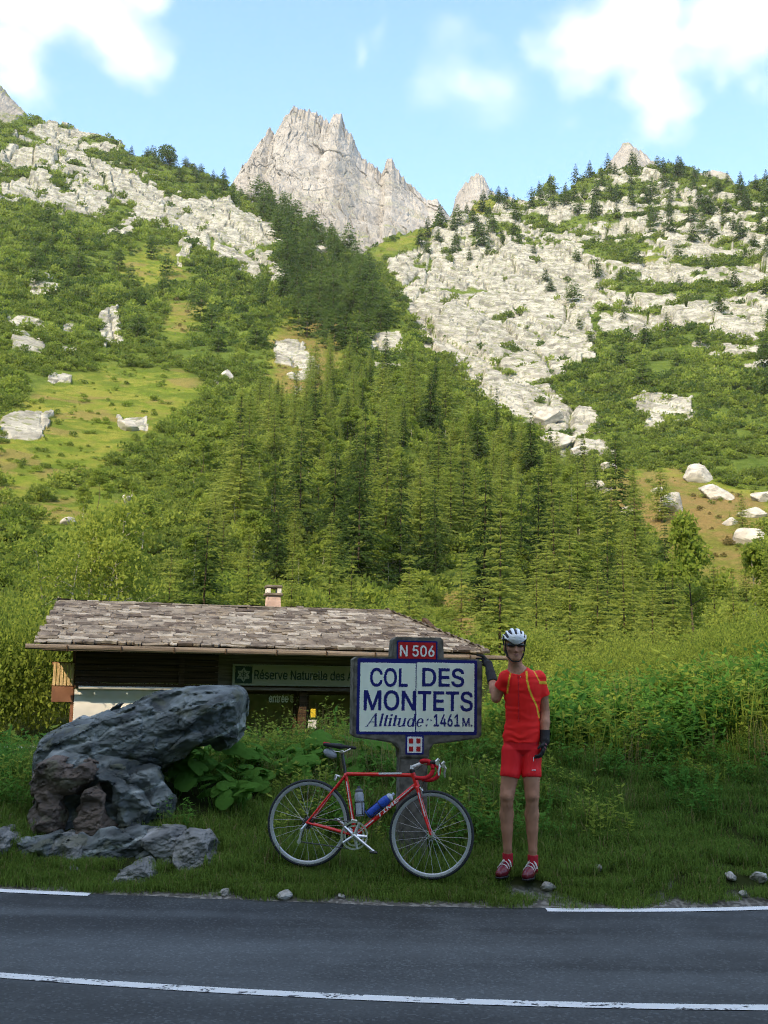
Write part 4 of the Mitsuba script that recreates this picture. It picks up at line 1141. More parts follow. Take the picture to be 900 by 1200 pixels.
# chamfered front and back: a thinner, slightly smaller plate on either face
inner = manifold3d.Manifold.extrude(m.offset(-.012, manifold3d.JoinType.Miter), .174).translate((0, 0, -.012))
core = manifold3d.Manifold.batch_hull([core.trim_by_plane((0, 0, 1), 0)]) if False else core
sl_ = []
for o, a, b in ((-.012, -.012, -.008), (-.007, -.008, -.003), (0, -.003, .153), (-.007, .153, .158), (-.012, .158, .162)):
    sl_.append(manifold3d.Manifold.extrude(m.offset(o, manifold3d.JoinType.Miter) if o else m, b - a + .0005).translate((0, 0, a)))
core = sl_[0]
for s in sl_[1:]: core = core + s
mm = core.to_mesh(); v = mm.vert_properties[:, :3]
add(f'{SIGN}__frame', SG.put(mesh_of(np.stack([v[:, 0], v[:, 2] - .075, v[:, 1]], 1), mm.tri_verts[:, ::-1])), 'sign_concrete')
pt, pb = S(485.5, 884), S(483.5, 1000)
hw0, hw1 = (S(503, 888)[0] - S(468, 888)[0]) / 2, (S(503, 888)[0] - S(468, 888)[0]) / 2 * 1.0
add(f'{SIGN}__post', SG.put(box((pt[0] + pb[0]) / 2, 0, (pt[1] + pb[1]) / 2 - .25, 2 * hw0 - .012, .138, pt[1] - pb[1] + .53, .012)), 'sign_concrete')


def plate(key, x0, y0, x1, y1, n, bsdf, r=.012, th=.006):
    a, b = S(x0, y1), S(x1, y0)
    poly = shapely.box(a[0], a[1], b[0], b[1]).buffer(-r).buffer(r, quad_segs=4)
    add(key, SG.put(slab_of(poly, -.087 - n, -.087 - n + th)), bsdf)


# plates lie on the concrete (its face is .087 in front)
plate(f'{SIGN}__blue_border', 417, 774, 558.6, 860.3, .004, 'enamel_blue')
# two enamel halves with the seam between them
plate(f'{SIGN}__cream_plate', 420.4, 777.5, 486.75, 857, .0065, 'enamel_cream', .006)
plate(f'{SIGN}__cream_plate_001', 486.9, 777.5, 555.2, 857, .0065, 'enamel_cream', .006)
plate(f'{SIGN}__number_plate_border', 464.4, 751.5, 512.2, 773.2, .004, 'enamel_blue', .006)
plate(f'{SIGN}__number_plate', 466.2, 753.2, 510.4, 771.6, .0065, 'enamel_red', .005)
plate(f'{SIGN}__shield_border', 474.6, 861.3, 496.2, 884.0, .004, 'enamel_blue', .006)
plate(f'{SIGN}__shield_rim', 476.6, 863.3, 494.2, 882.0, .0065, 'enamel_white', .008)
for k, (x, y) in enumerate([(478.6, 865.2), (487.2, 865.2), (478.6, 874.6), (487.2, 874.6)]):
    plate(f'{SIGN}__shield_red' + (f'_{k:03d}' if k else ''), x, y, x + 5.0, y + 5.9, .0085, 'enamel_red', .004)


def word(key, text, x0, y0, x1, y1, bsdf, n=.0125):
    a, b = S(x0, y1), S(x1, y0)
    add(key, SG.put(lettering(text, a[0], b[0], a[1], b[1], .087 + n - .006, .0025, True)), bsdf)


word(f'{SIGN}__letters', 'COL', 433, 783.2, 477.6, 804.6, 'enamel_blue')
word(f'{SIGN}__letters_001', 'DES', 494, 783.2, 543.5, 804.6, 'enamel_blue')
word(f'{SIGN}__letters_002', 'MONTETS', 425.6, 810.2, 553.6, 832.4, 'enamel_blue')
word(f'{SIGN}__letters_003', '1461', 507.5, 837.2, 538, 851.4, 'enamel_blue')
word(f'{SIGN}__letters_004', 'M.', 541, 841.2, 553, 851.4, 'enamel_blue')
word(f'{SIGN}__letters_005', 'N 506', 468.0, 756.6, 508.6, 769.2, 'enamel_white')
# the italic word, drawn with a broad pen
TH, TN = .075, .026


def pen(pts, w): return shapely.LineString(pts).buffer(w, cap_style='flat', join_style='round')


def ring(cx, cy, rx, ry, ti=.62): return shapely.affinity.scale(shapely.Point(0, 0).buffer(1, quad_segs=12), rx, ry).difference(shapely.affinity.scale(shapely.Point(0, 0).buffer(1, quad_segs=12), rx - .135, ry - .05))


import shapely.affinity


def glyph(c):
    ser = lambda x, y, w=.1: pen([(x - w, y), (x + w, y)], TN)
    if c == 'A': return [pen([(.02, 0), (.44, 1)], TN * 1.2), pen([(.44, 1), (.66, 0)], TH), pen([(.18, .34), (.58, .34)], TN), ser(.02, .02, .12), ser(.66, .02, .14)], .86
    if c == 'l': return [pen([(.12, .02), (.12, 1)], TH), pen([(.12, .98), (.0, .95)], TN), pen([(.12, .04), (.24, .1)], TN)], .32
    if c == 't': return [pen([(.14, .05), (.14, .88)], TH), pen([(0, .63), (.3, .63)], TN), pen([(.14, .05), (.28, .1)], TN * 1.3)], .36
    if c == 'i': return [pen([(.12, .02), (.12, .66)], TH), pen([(.12, .64), (.0, .6)], TN), pen([(.12, .04), (.24, .1)], TN), shapely.Point(.12, .88).buffer(.085)], .32
    if c == 'u': return [pen([(.12, .12), (.12, .66)], TH), pen([(.5, .02), (.5, .66)], TH), pen([(.12, .1), (.2, .02), (.32, .03), (.5, .2)], TN * 1.5), pen([(.12, .64), (.0, .6)], TN), pen([(.5, .04), (.62, .1)], TN)], .70
    if c == 'd': return [shapely.affinity.translate(ring(0, 0, .26, .34), .28, .33), pen([(.5, .02), (.5, 1)], TH), pen([(.5, .98), (.38, .95)], TN), pen([(.5, .04), (.62, .1)], TN)], .70
    if c == 'e': return [shapely.affinity.translate(ring(0, 0, .26, .34), .28, .33).difference(shapely.box(.3, .14, .6, .31)), pen([(.06, .33), (.52, .33)], TN * 1.1)], .60
    return [shapely.Point(.1, .12).buffer(.075), shapely.Point(.1, .56).buffer(.075)], .2


x, polys = 0.0, []
for c in 'Altitude :':
    if c == ' ': x += .12; continue
    gs, adv = glyph(c); polys += [shapely.affinity.translate(q, x, 0) for q in gs]; x += adv
wd = shapely.affinity.affine_transform(shapely.union_all(polys), [1, .22, 0, 1, 0, 0]).simplify(.004)
x0_, y0_, x1_, y1_ = wd.bounds; a, b = S(427.5, 851.4), S(502, 836.2)
wd = shapely.affinity.affine_transform(wd, [(b[0] - a[0]) / (x1_ - x0_), 0, 0, (b[1] - a[1]) / (y1_ - y0_), a[0] - x0_ * (b[0] - a[0]) / (x1_ - x0_), a[1] - y0_ * (b[1] - a[1]) / (y1_ - y0_)])
dot = shapely.Point(*S(504.5, 844)).buffer(.006)
add(f'{SIGN}__letters_006', SG.put(slab_of(shapely.union_all([wd, dot]), -.096, -.0936)), 'enamel_blue')
# ------------------------------------------------------------------ the road bicycle leaning on the sign
rh, fh = at(361.5, 964, 8.52), at(505.5, 978, 8.36)
BK = Plane(rh, fh, lean=.12)
WB = np.linalg.norm(fh - rh)
Bp = lambda x, y: BK.px(x, y)
flat('bike_red', (.62, .012, .012), .22, .5, clearcoat=.6, clearcoat_gloss=.9); flat('bike_white', (.68, .68, .68), .3); flat('tyre_black', (.022, .025, .032), .7); flat('saddle_black', (.018, .018, .02), .5)
scene['alloy'] = {'type': 'twosided', 'bsdf': {'type': 'principled', 'base_color': {'type': 'rgb', 'value': (.72, .73, .75)}, 'metallic': .85, 'roughness': .32}}
flat('rim_silver', (.44, .46, .50), .35, .6, metallic=.5); flat('spoke_steel', (.5, .5, .52), .3, .6, metallic=.6); flat('tape_red', (.50, .012, .02), .75); flat('dark_steel', (.08, .08, .085), .4, .5, metallic=.6)
BI = 'road_bicycle'
tag(BI, 'red racing bicycle with drop handlebar leaning against the post of the road sign', 'bicycle')
L3 = lambda p, n=0.0: np.array([p[0], n, p[1]])
P = {k: Bp(*v) for k, v in dict(seat=(405, 907), bb=(416.5, 979), ht=(483.6, 906), hb=(489.5, 922.5), dt=(488, 919), sad=(401, 887), clamp=(483, 899), bar=(497, 893.5)).items()}
RH, FH = np.array([0.0, 0]), np.array([WB, 0.0])


def bk(key, m, bs, smooth=40): add(f'{BI}__{key}', BK.put(m), bs, smooth)


def wheel(key, c, rr, turn=0.0):
    def pl(m): return BK.put(moved(m, mat(rotz(turn), (c[0], 0, c[1]))))
    K = f'{BI}__{key}'
    k = np.linspace(0, 2 * np.pi, 65)[:-1]
    def tor(R, prof):
        prof = np.array(prof); n = len(prof)
        v = np.stack([np.outer(np.cos(k), R + prof[:, 0]), np.tile(prof[:, 1], (64, 1)), np.outer(np.sin(k), R + prof[:, 0])], -1).reshape(-1, 3)
        i, j = np.meshgrid(np.arange(64), np.arange(n), indexing='ij')
        q = np.stack([i * n + j, i * n + (j + 1) % n, ((i + 1) % 64) * n + (j + 1) % n, ((i + 1) % 64) * n + j], -1).reshape(-1, 4)
        return mesh_of(v, np.vstack([q[:, [0, 1, 2]], q[:, [0, 2, 3]]]))
    a = np.linspace(0, 2 * np.pi, 13)[:-1]
    add(f'{K}__tyre', pl(tor(rr - .0125, np.stack([.0125 * np.cos(a), .0125 * np.sin(a)], 1))), 'tyre_black', True)
    rim = rr - .024
    add(f'{K}__rim', pl(tor(rim, [(.004, .0095), (.004, -.0095), (-.012, -.009), (-.021, -.004), (-.021, .004), (-.012, .009)])), 'rim_silver', 30)
    hub = cat_m(tube([[0, -.04, 0], [0, .04, 0]], .013, 12), *[tube([[0, s * .033 - .002, 0], [0, s * .033 + .002, 0]], .022, 14) for s in (-1, 1)], tube([[0, -.058, 0], [0, .058, 0]], .006, 8))
    add(f'{K}__hub', pl(hub), 'alloy', 40)
    n = 26
    base = {s: None for s in (-1, 1)}
    for i in range(n):
        t = i * 2 * np.pi / n; s = 1 if i % 2 else -1; off = .9 * (1 if (i // 2) % 2 else -1)
        p0 = [.021 * math.cos(t + off), s * .033, .021 * math.sin(t + off)]; p1 = [(rim - .018) * math.cos(t), 0, (rim - .018) * math.sin(t)]
        add(numbered(f'{K}__spoke'), pl(tube([p0, p1], .0013, 4, False)), 'spoke_steel')
    return K


rr = .335 * WB / .985
TURN = -.05
wheel('rear_wheel', RH, rr); wheel('front_wheel', FH, rr, TURN)
# cassette and derailleur
bk('cassette', cat_m(*[tube([[0, -.046 + .004 * i, 0], [0, -.0445 + .004 * i, 0]], .05 - .0036 * (8 - i) , 20) for i in range(8)]), 'dark_steel')
d1 = Bp(356, 972); d2 = Bp(352.5, 986)
bk('rear_derailleur', cat_m(tube([[0, -.062, -.01], L3(d1, -.065)], .011, 8), tube([L3(d1, -.065), L3(d2, -.062)], .009, 6), *[tube([L3(q, -.066), L3(q, -.058)], .017, 12) for q in (d1, d2)]), 'alloy')
# frame
seat, bb, ht, hb, dt = P['seat'], P['bb'], P['ht'], P['hb'], P['dt']
fr = Field((-.05, -.09, -.2), (WB, .09, .5), .0055)
fr.cone(L3(seat), .0145, L3(bb), .0155, .004)
fr.cone(L3(seat), .0145, L3(ht * .85 + hb * .15), .0155, .004)
fr.cone(L3(dt), .018, L3(bb), .0175, .004)
fr.cone(L3(ht), .0185, L3(hb), .019, .004)
fr.cone(L3(bb, -.034), .021, L3(bb, .034), .021, .004)
for s in (-1, 1):
    fr.cone(L3(RH, s * .063), .0085, L3(bb, s * .028), .0115, .004); fr.cone(L3(RH, s * .063), .0075, L3(seat + [0, -.01], s * .014), .0085, .004)
bk('frame', fr.mesh(1), 'bike_red', True)
# white flashes and lettering on the tubes
ax = unit(np.array([*(bb - dt)]))
nrm = np.array([ax[1], -ax[0]])
def on_tube(p0, p1, t0, t1, w, r):
    a, b = p0 + (p1 - p0) * t0, p0 + (p1 - p0) * t1; d = unit(b - a); q = np.array([-d[1], d[0]])
    return mesh_of([L3(a + q * w / 2, -r), L3(a - q * w / 2, -r), L3(b - q * w / 2, -r), L3(b + q * w / 2, -r), L3(a + q * w / 2, -r + .003), L3(a - q * w / 2, -r + .003), L3(b - q * w / 2, -r + .003), L3(b + q * w / 2, -r + .003)], [[0, 1, 2], [0, 2, 3], [0, 4, 5], [0, 5, 1], [2, 6, 7], [2, 7, 3], [3, 7, 4], [3, 4, 0], [1, 5, 6], [1, 6, 2]])
bk('flash', on_tube(seat, ht, .5, .84, .014, .0175), 'bike_white', False)
bk('flash_001', on_tube(dt, bb, .70, .97, .007, .0205), 'bike_white', False)
bk('flash_002', on_tube(seat, bb, .12, .8, .007, .0175), 'bike_white', False)
bk('flash_003', on_tube(dt, bb, .05, .34, .006, .0205), 'bike_white', False)
tm = meshkit.text_mesh('TIME', 1, .003, True); b = tm.bounds; v = (tm.vertices - b[0]) / (b[1] - b[0])
a_, b_ = bb + (dt - bb) * .36, bb + (dt - bb) * .70; d = unit(b_ - a_); q = np.array([-d[1], d[0]]); L_ = np.linalg.norm(b_ - a_)
pos = a_ + np.outer(v[:, 0] * L_ + v[:, 1] * .006, d) + np.outer((v[:, 1] - .5) * .026, q)
bk('lettering', mesh_of(np.stack([pos[:, 0], -.0195 - v[:, 2] * .003, pos[:, 1]], 1), tm.faces), 'bike_white', False)
tag(f'{BI}__lettering', 'white maker lettering along the slanted red tube')
# fork
def st(p, n): # turned about the head tube
    q = p - hb; return np.array([hb[0] + q[0] * math.cos(TURN), n + q[0] * math.sin(TURN), hb[1] + q[1]])
fk = Field((hb[0] - .1, -.1, -.06), (WB + .08, .1, hb[1] + .06), .005)
fk.cone(st(hb + [0, -.004], -.038), .014, st(hb + [0, -.004], .038), .014, .01)
for s in (-1, 1):
    k0, k1, k2 = hb + [.002, -.01], hb * .45 + FH * .55 + [-.006, 0], FH
    fk.cone(st(k0, s * .04), .0125, st(k1, s * .047), .0105, .006); fk.cone(st(k1, s * .047), .0105, st(k2, s * .05), .0075, .006)
bk('fork', fk.mesh(1), 'bike_red', True)
bk('fork__flash', on_tube(hb, FH, .12, .62, .008, .062), 'bike_white', False)
# headset, stem, bar, levers
bk('headset', cat_m(tube([L3(ht), L3(ht + (ht - hb) * .25)], .0185, 14), tube([L3(hb), L3(hb - (ht - hb) * .12)], .0205, 14)), 'saddle_black')
bar = P['bar']; cl = P['clamp']
bk('stem', cat_m(tube([L3(cl - [0, .015]), L3(cl + [0, .012])], .0165, 12), tube([L3(cl), st(bar, 0)], .0135, 10)), 'bike_white')
hbar = [st(bar, -.2), st(bar, 0), st(bar, .2)]
drop = lambda s: [st(bar + q, s * w_) for q, w_ in [((0, 0), .10), ((0.0, 0), .175), ((.02, .004), .205), ((.06, .006), .21), ((.088, -.012), .21), ((.100, -.05), .212), ((.09, -.09), .213), ((.06, -.118), .214), ((.015, -.126), .214), ((-.03, -.124), .214)]]
bk('handlebar', tube([st(bar, -.11), st(bar, .11)], .0135, 10), 'alloy')
for i, s in enumerate((-1, 1)):
    pts = np.array(drop(s)); t = np.linspace(0, len(pts) - 1, 40); pts = np.stack([np.interp(t, np.arange(len(pts)), pts[:, k]) for k in range(3)], 1)
    for _ in range(3): pts[1:-1] = (pts[:-2] + pts[1:-1] * 2 + pts[2:]) / 4
    bk('bar_tape' + ('_001' if i else ''), tube(pts, .0165, 10), 'tape_red')
    h0 = bar + [.085, -.006]
    bk('brake_lever' + ('_001' if i else ''), cat_m(tube([st(h0, s * .212), st(h0 + [.035, .012], s * .212), st(h0 + [.052, .034], s * .212)], [.015, .014, .012], 10), tube([st(h0 + [.042, .012], s * .212), st(h0 + [.062, -.02], s * .214), st(h0 + [.056, -.06], s * .222), st(h0 + [.062, -.088], s * .226)], [.010, .010, .008, .006], 8), tube([st(h0 + [.044, .0], s * .212 - .012), st(h0 + [.044, .0], s * .212 + .012)], .016, 10)), 'alloy')
    bk('brake_hood' + ('_001' if i else ''), tube([st(h0 + [-.01, 0], s * .212), st(h0 + [.03, .008], s * .212)], [.0175, .0165], 10), 'saddle_black')
bk('front_brake', cat_m(tube([st(hb + [.02, .0], -.03), st(hb + [.034, -.018], -.034), st(hb + [.036, -.05], -.026)], .007, 8), tube([st(hb + [.02, .0], .03), st(hb + [.034, -.018], .034), st(hb + [.036, -.05], .026)], .007, 8), tube([st(hb + [.026, -.004], -.034), st(hb + [.026, -.004], .034)], .008, 8)), 'alloy')
sb = seat * .86 + RH * .14 + [-.005, .03]
bk('rear_brake', cat_m(*[tube([L3(sb, s * .03), L3(sb + [-.03, .01], s * .033), L3(sb + [-.038, -.03], s * .026)], .007, 8) for s in (-1, 1)], tube([L3(sb, -.03), L3(sb, .03)], .008, 8)), 'alloy')
cab = lambda pts: tube(np.array(pts), .0025, 5)
bk('cable', cat_m(cab([st(bar + [.05, 0], -.18), st(bar + [.045, .03], -.08), st(hb + [.05, .05], -.01), st(hb + [.03, 0], 0)]), cab([st(bar + [.05, 0], .18), st(bar + [.04, .035], .08), L3(ht + [.03, .03], .01), L3(ht + [-.05, -.002], 0.005)])), 'saddle_black')
# saddle, seat post, bag
s0, s1 = Bp(379.5, 873.5), Bp(416, 876)
top = unit(seat - bb); zs_ = (s0[1] + s1[1]) / 2; sp1 = seat + top * ((zs_ - .04 - seat[1]) / top[1])
bk('seat_post', tube([L3(seat), L3(sp1 + [.0, .0])], .0135, 12), 'dark_steel')
sd = Field((s0[0] - .05, -.1, s0[1] - .08), (s1[0] + .05, .1, s0[1] + .06), .005)
zs_ = (s0[1] + s1[1]) / 2
for s in (-1, 1):
    sd.cone([s0[0] + .02, s * .05, zs_ + .004], .016, [s0[0] + .13, s * .018, zs_ - .002], .014, .03)
sd.cone([s0[0] + .01, 0, zs_ + .008], .014, [s1[0], 0, zs_ - .002], .0125, .03)
bk('saddle', sd.mesh(2), 'saddle_black', True)
sr = Field((s0[0] - .05, -.1, s0[1] - .08), (s0[0] + .1, .1, s0[1] + .08), .005)
for s in (-1, 1): sr.cone([s0[0] + .014, s * .05, zs_ + .012], .012, [s0[0] + .05, s * .035, zs_ + .011], .010, .03)
bk('saddle__panel', sr.mesh(1), 'tape_red', True)
bk('saddle__rail', cat_m(*[tube([[s0[0] + .05, s * .022, zs_ - .01], [s0[0] + .09, s * .022, zs_ - .04], [s0[0] + .17, s * .02, zs_ - .04], [s0[0] + .22, s * .01, zs_ - .008]], .0035, 6) for s in (-1, 1)], box(sp1[0], 0, zs_ - .04, .04, .05, .025, .006)), 'alloy')
bg = Bp(387, 883)
bf = Field((bg[0] - .12, -.07, bg[1] - .08), (bg[0] + .12, .07, bg[1] + .08), .006); bf.ell([bg[0], 0, bg[1]], [.058, .035, .034], .01, roty(.35))
flat('bag_grey', (.30, .32, .36), .6)
add('saddle_bag', BK.put(bf.mesh(1)), 'bag_grey', True); tag('saddle_bag', 'small grey bag hanging under the saddle of the red bicycle', 'bag')
# cranks, rings, chain, pedals
def crank_ring(r, t, w=.014, n=48):
    c = shapely.Point(0, 0).buffer(r, quad_segs=16).difference(shapely.Point(0, 0).buffer(r - w, quad_segs=16))
    m = slab_of(c, -.048 - t, -.045 - t); m.apply_translation([bb[0], 0, bb[1]]); return m
bk('chainring', crank_ring(.106, .004), 'alloy', False); bk('chainring_001', crank_ring(.078, -.004, .012), 'alloy', False)
arms = [tube([[bb[0], -.05, bb[1]], [bb[0] + .1 * math.sin(a), -.05, bb[1] + .1 * math.cos(a)]], [.014, .010], 8) for a in np.arange(5) * 2 * np.pi / 5 + .3]
bk('crank_spider', cat_m(*arms, tube([[bb[0], -.062, bb[1]], [bb[0], -.03, bb[1]]], .024, 16)), 'alloy')
c1, c2 = Bp(440.5, 998), Bp(397.5, 962)
bk('crank_arm', tube([[bb[0], -.066, bb[1]], L3((bb + c1) / 2, -.07), L3(c1, -.074)], [.0155, .012, .012], 10), 'alloy')
bk('crank_arm_001', tube([[bb[0], .066, bb[1]], L3((bb + 2 * bb - c1) / 2, .07), L3(2 * bb - c1, .074)], [.0155, .012, .012], 10), 'alloy')
bk('pedal', cat_m(tube([L3(c1, -.074), L3(c1, -.135)], .009, 8), box(c1[0], -.11, c1[1] - .002, .06, .05, .018, .006)), 'dark_steel')
bk('pedal_001', cat_m(tube([L3(2 * bb - c1, .074), L3(2 * bb - c1, .135)], .009, 8), box(2 * bb[0] - c1[0], .11, 2 * bb[1] - c1[1], .06, .05, .018, .006)), 'dark_steel')
bk('chain', cat_m(tube([[0, -.047, .034], [bb[0], -.047, bb[1] + .1]], .0045, 5), tube([[bb[0] - .02, -.047, bb[1] - .1], L3(d2, -.062)], .0045, 5), tube([L3(d2 + [.014, .0], -.062), L3(d1 + [.016, 0], -.065)], .004, 5)), 'dark_steel')
bk('front_derailleur', box(bb[0] - .012, -.045, bb[1] + .105, .05, .02, .022, .004), 'alloy')
# bottles in their cages: things of their own
flat('bottle_grey', (.34, .37, .43), .45); flat('bottle_blue', (.03, .085, .45), .4); flat('cap_grey', (.10, .11, .13), .5); flat('cap_blue', (.45, .52, .62), .4)


def bottle(key, p0, p1, r, bs, cap, label):
    x, y, z, L = frame_to(L3(p0), L3(p1)); M = mat(np.stack([x, y, z], 1), L3(p0))
    prof = np.array([(0, 0), (r * .9, 0), (r, .006), (r, L * .42), (r * .9, L * .45), (r * .9, L * .5), (r, L * .53), (r, L * .7), (r * .8, L * .78), (r * .78, L * .80), (0, L * .80)])
    add(f'{key}__body', BK.put(moved(trimesh.creation.revolve(prof, sections=20), M)), bs, 40)
    prof = np.array([(0, L * .80), (r * .86, L * .80), (r * .86, L * .86), (r * .5, L * .91), (r * .3, L * .92), (r * .34, L), (0, L)])
    add(f'{key}__cap', BK.put(moved(trimesh.creation.revolve(prof, sections=20), M)), cap, 40)
    tag(key, label, 'bottle')
    ringm = [tube([M[:3, 3] + M[:3, :3] @ [(r + .003) * math.cos(t), (r + .003) * math.sin(t), L * h] for t in np.linspace(0, 2 * np.pi, 17)], .003, 5) for h in (.05, .47)]
    return cat_m(*ringm, *[tube([M[:3, 3] + M[:3, :3] @ [(r + .003) * math.cos(t), (r + .003) * math.sin(t), L * h] for h in (.05, .47)], .003, 5) for t in (.6, 2.2, 3.8, 5.4)])


g1 = bottle('grey_bottle', Bp(422, 956.5), Bp(420.5, 921), .036, 'bottle_grey', 'cap_grey', 'grey water bottle upright beside the seat tube of the red bicycle')
g2 = bottle('blue_bottle', Bp(431, 955), Bp(462, 930), .036, 'bottle_blue', 'cap_blue', 'blue water bottle lying along the slanted tube of the red bicycle')
bk('bottle_cage', g1, 'saddle_black'); bk('bottle_cage_001', g2, 'saddle_black')
# ------------------------------------------------------------------ the cyclist standing by the sign
YP = 8.42
J = lambda x, y, d=0.0: at(x, y, YP + d)
PM = 1250 / YP                                     # survey pixels per metre there
speckled('skin', (.36, .175, .11), (.46, .235, .155), 9.0, rough=.55)
flat('glove_black', (.018, .018, .02), .75); flat('helmet_white', (.74, .76, .80), .3, .5); flat('helmet_liner', (.02, .02, .024), .6); flat('lens_dark', (.012, .014, .016), .12, .6); flat('strap_black', (.02, .02, .02), .7)
flat('sock_red', (.38, .015, .03), .8); flat('shoe_red', (.115, .005, .014), .35, .5); flat('shoe_white', (.6, .6, .6), .4); flat('sole_black', (.02, .02, .022), .7); flat('lip', (.36, .15, .12), .5)
PE = 'person'
tag(PE, 'cyclist in red jersey, shorts and white helmet, one hand on the road sign', 'person')
j = dict(neck=J(605.5, 784, -.01), head=J(603, 757, -.03), chest=J(611, 803), waist=J(612.5, 843), hip=J(611, 868),
         shR=J(592.5, 793.5, -.03), elR=J(581.5, 818, .03), wrR=J(571.5, 797, .19), haR=J(567.5, 777, .36), shL=J(631.5, 793, .02), elL=J(638.5, 835, .04), wrL=J(638.5, 868, -.05), haL=J(635.5, 882, -.08),
         hpR=J(601, 884), knR=J(594, 933, -.04), anR=J(595, 1004, .02), hpL=J(621.5, 884), knL=J(623.5, 933, -.05), anL=J(624.5, 1002, .0))
for _s in 'RL': j['an' + _s][2] = float(ground_z(*j['an' + _s][:2])) + .095
lo, hi = np.min(list(j.values()), 0) - [.16, .22, .12], np.max(list(j.values()), 0) + [.16, .22, .16]
B = Field(lo, hi, .0075)


def torso(F, grow=0.0, k=.03):
    """elliptical sections from the crotch to the neck: (height, centre, half-width, half-depth)"""
    secs = [(J(611, 884), .070, .075), (J(611.5, 878), .128, .105), (J(611.5, 864), .140, .108), (J(612.5, 843), .122, .098), (J(612.5, 822), .130, .106), (J(612, 803), .146, .114), (J(612, 793), .136, .100), (J(609, 786.5), .096, .08), (J(606, 780), .056, .06)]
    z = np.array([s[0][2] for s in secs]); o = np.argsort(z); z = z[o]
    cx, cy = np.array([s[0][0] for s in secs])[o], np.array([s[0][1] for s in secs])[o]
    a, b = np.array([s[1] for s in secs])[o] + grow, np.array([s[2] for s in secs])[o] + grow
    s, P = F.sub([cx.min() - .3, cy.min() - .3, z[0] - .12], [cx.max() + .3, cy.max() + .3, z[-1] + .1])
    zz = P[..., 2]
    A, Bb = np.interp(zz, z, a), np.interp(zz, z, b)
    l = np.sqrt(((P[..., 0] - np.interp(zz, z, cx)) / A) ** 2 + ((P[..., 1] - np.interp(zz, z, cy) - .01) / Bb) ** 2)
    d = (l - 1) * np.minimum(A, Bb) * .9
    d = np.maximum(d, np.maximum(z[0] - zz, zz - z[-1]))
    F.blend(s, d, k)


def limb(F, pts, k=.012, grow=0.0):
    for (p0, r0), (p1, r1) in zip(pts[:-1], pts[1:]): F.cone(p0, r0 + grow, p1, r1 + grow, k)


mix3 = lambda a, b, t, off=(0, 0, 0): a * (1 - t) + b * t + np.array(off)
_t = SG.w(SG.px(564.2, 775)[0] + .012, SG.px(564.2, 774)[1], -.03)
j['haR'] = _t + [.03, -.085, -.03]; j['wrR'] = j['elR'] * .28 + j['haR'] * .72
armR = [(j['shR'], .044), (mix3(j['shR'], j['elR'], .5), .042), (j['elR'], .037), (mix3(j['elR'], j['wrR'], .35), .039), (j['wrR'], .029), (mix3(j['wrR'], j['haR'], .6), .025)]
armL = [(j['shL'], .044), (mix3(j['shL'], j['elL'], .5, (.006, 0, 0)), .043), (j['elL'], .037), (mix3(j['elL'], j['wrL'], .35), .039), (j['wrL'], .027)]
legs = {}
for s in 'RL':
    h_, k_, a_ = j['hp' + s], j['kn' + s], j['an' + s]
    legs[s] = [(h_ + [0, .0, .02], .086), (mix3(h_, k_, .45, (0, -.012, 0)), .070), (mix3(h_, k_, .85), .056), (k_, .053), (mix3(k_, a_, .1), .045), (mix3(k_, a_, .28, (0, .028, 0)), .0545), (mix3(k_, a_, .5, (0, .02, 0)), .045), (mix3(k_, a_, .8), .032), (a_, .032), (a_ - [0, 0, .03], .034)]
torso(B)
for a in (armR, armL): limb(B, a)
for s in 'RL':
    limb(B, legs[s], .012)
    k_ = j['kn' + s]; B.ell(k_ + [0, -.036, .006], [.03, .026, .036], .02)
    d = (-.05 if s == 'R' else -.025); B.cone(j['an' + s] - [0, 0, .045], .03, j['an' + s] + [d, -.06, -.05], .022, .02)
for s, e in (('R', 'elR'), ('L', 'elL')): B.ell(j['sh' + s] + [0, 0, -.018], [.038, .042, .038], .02); B.cone(j['neck'] + [0, .02, -.045], .046, j['sh' + s] + [0, 0, -.010], .036, .02)
# head and face
c = j['head']; hd = 1.0
B.ell(c + [0, .015, .035], [.074, .094, .088], .02)               # skull
B.ell(c + [0, -.028, -.03], [.060, .066, .088], .03)              # face
B.ell(c + [0, -.062, -.094], [.027, .025, .024], .025)            # chin
B.cone(c + [.048, -.01, -.075], .022, c + [.012, -.065, -.098], .02, .02); B.cone(c + [-.048, -.01, -.075], .022, c + [-.012, -.065, -.098], .02, .02)
B.cone(c + [0, -.088, .0], .008, c + [0, -.112, -.040], .0115, .012)  # nose
for s in (-1, 1):
    B.ell(c + [s * .012, -.100, -.044], [.009, .009, .008], .008); B.ell(c + [s * .03, -.084, .016], [.026, .012, .009], .012); B.ell(c + [s * .04, -.068, -.028], [.022, .018, .016], .02)
    B.ell(c + [s * .077, .012, -.014], [.009, .020, .030], .008)   # ears
B.ell(c + [0, -.091, -.064], [.021, .010, .005], .006); B.ell(c + [0, -.089, -.074], [.018, .011, .006], .006)
B.cone(j['neck'] + [0, .02, -.04], .056, c + [0, .02, -.05], .05, .03)
body = B.mesh(2)
add(f'{PE}__body', body, 'skin', True)
lp = Field(c + [-.04, -.12, -.09], c + [.04, -.07, -.05], .003); lp.ell(c + [0, -.0935, -.0655], [.02, .0085, .0035], .003); lp.ell(c + [0, -.0925, -.073], [.017, .009, .0045], .003)
add(f'{PE}__mouth', lp.mesh(1), 'lip', True)


# clothes: the body's own shape grown a little and cut at neckline, cuffs, waist and hems
def below(F, p, n, r=None):
    """keeps what lies behind the plane through p with normal n (only within r of p, if given)"""
    P = F.points(); n = unit(np.asarray(n, float)); d = (P - p) @ n
    if r is not None: d = np.where(np.linalg.norm(P - p, axis=-1) < r, d, -1.0)
    F.d = np.maximum(F.d, d.astype(np.float32))


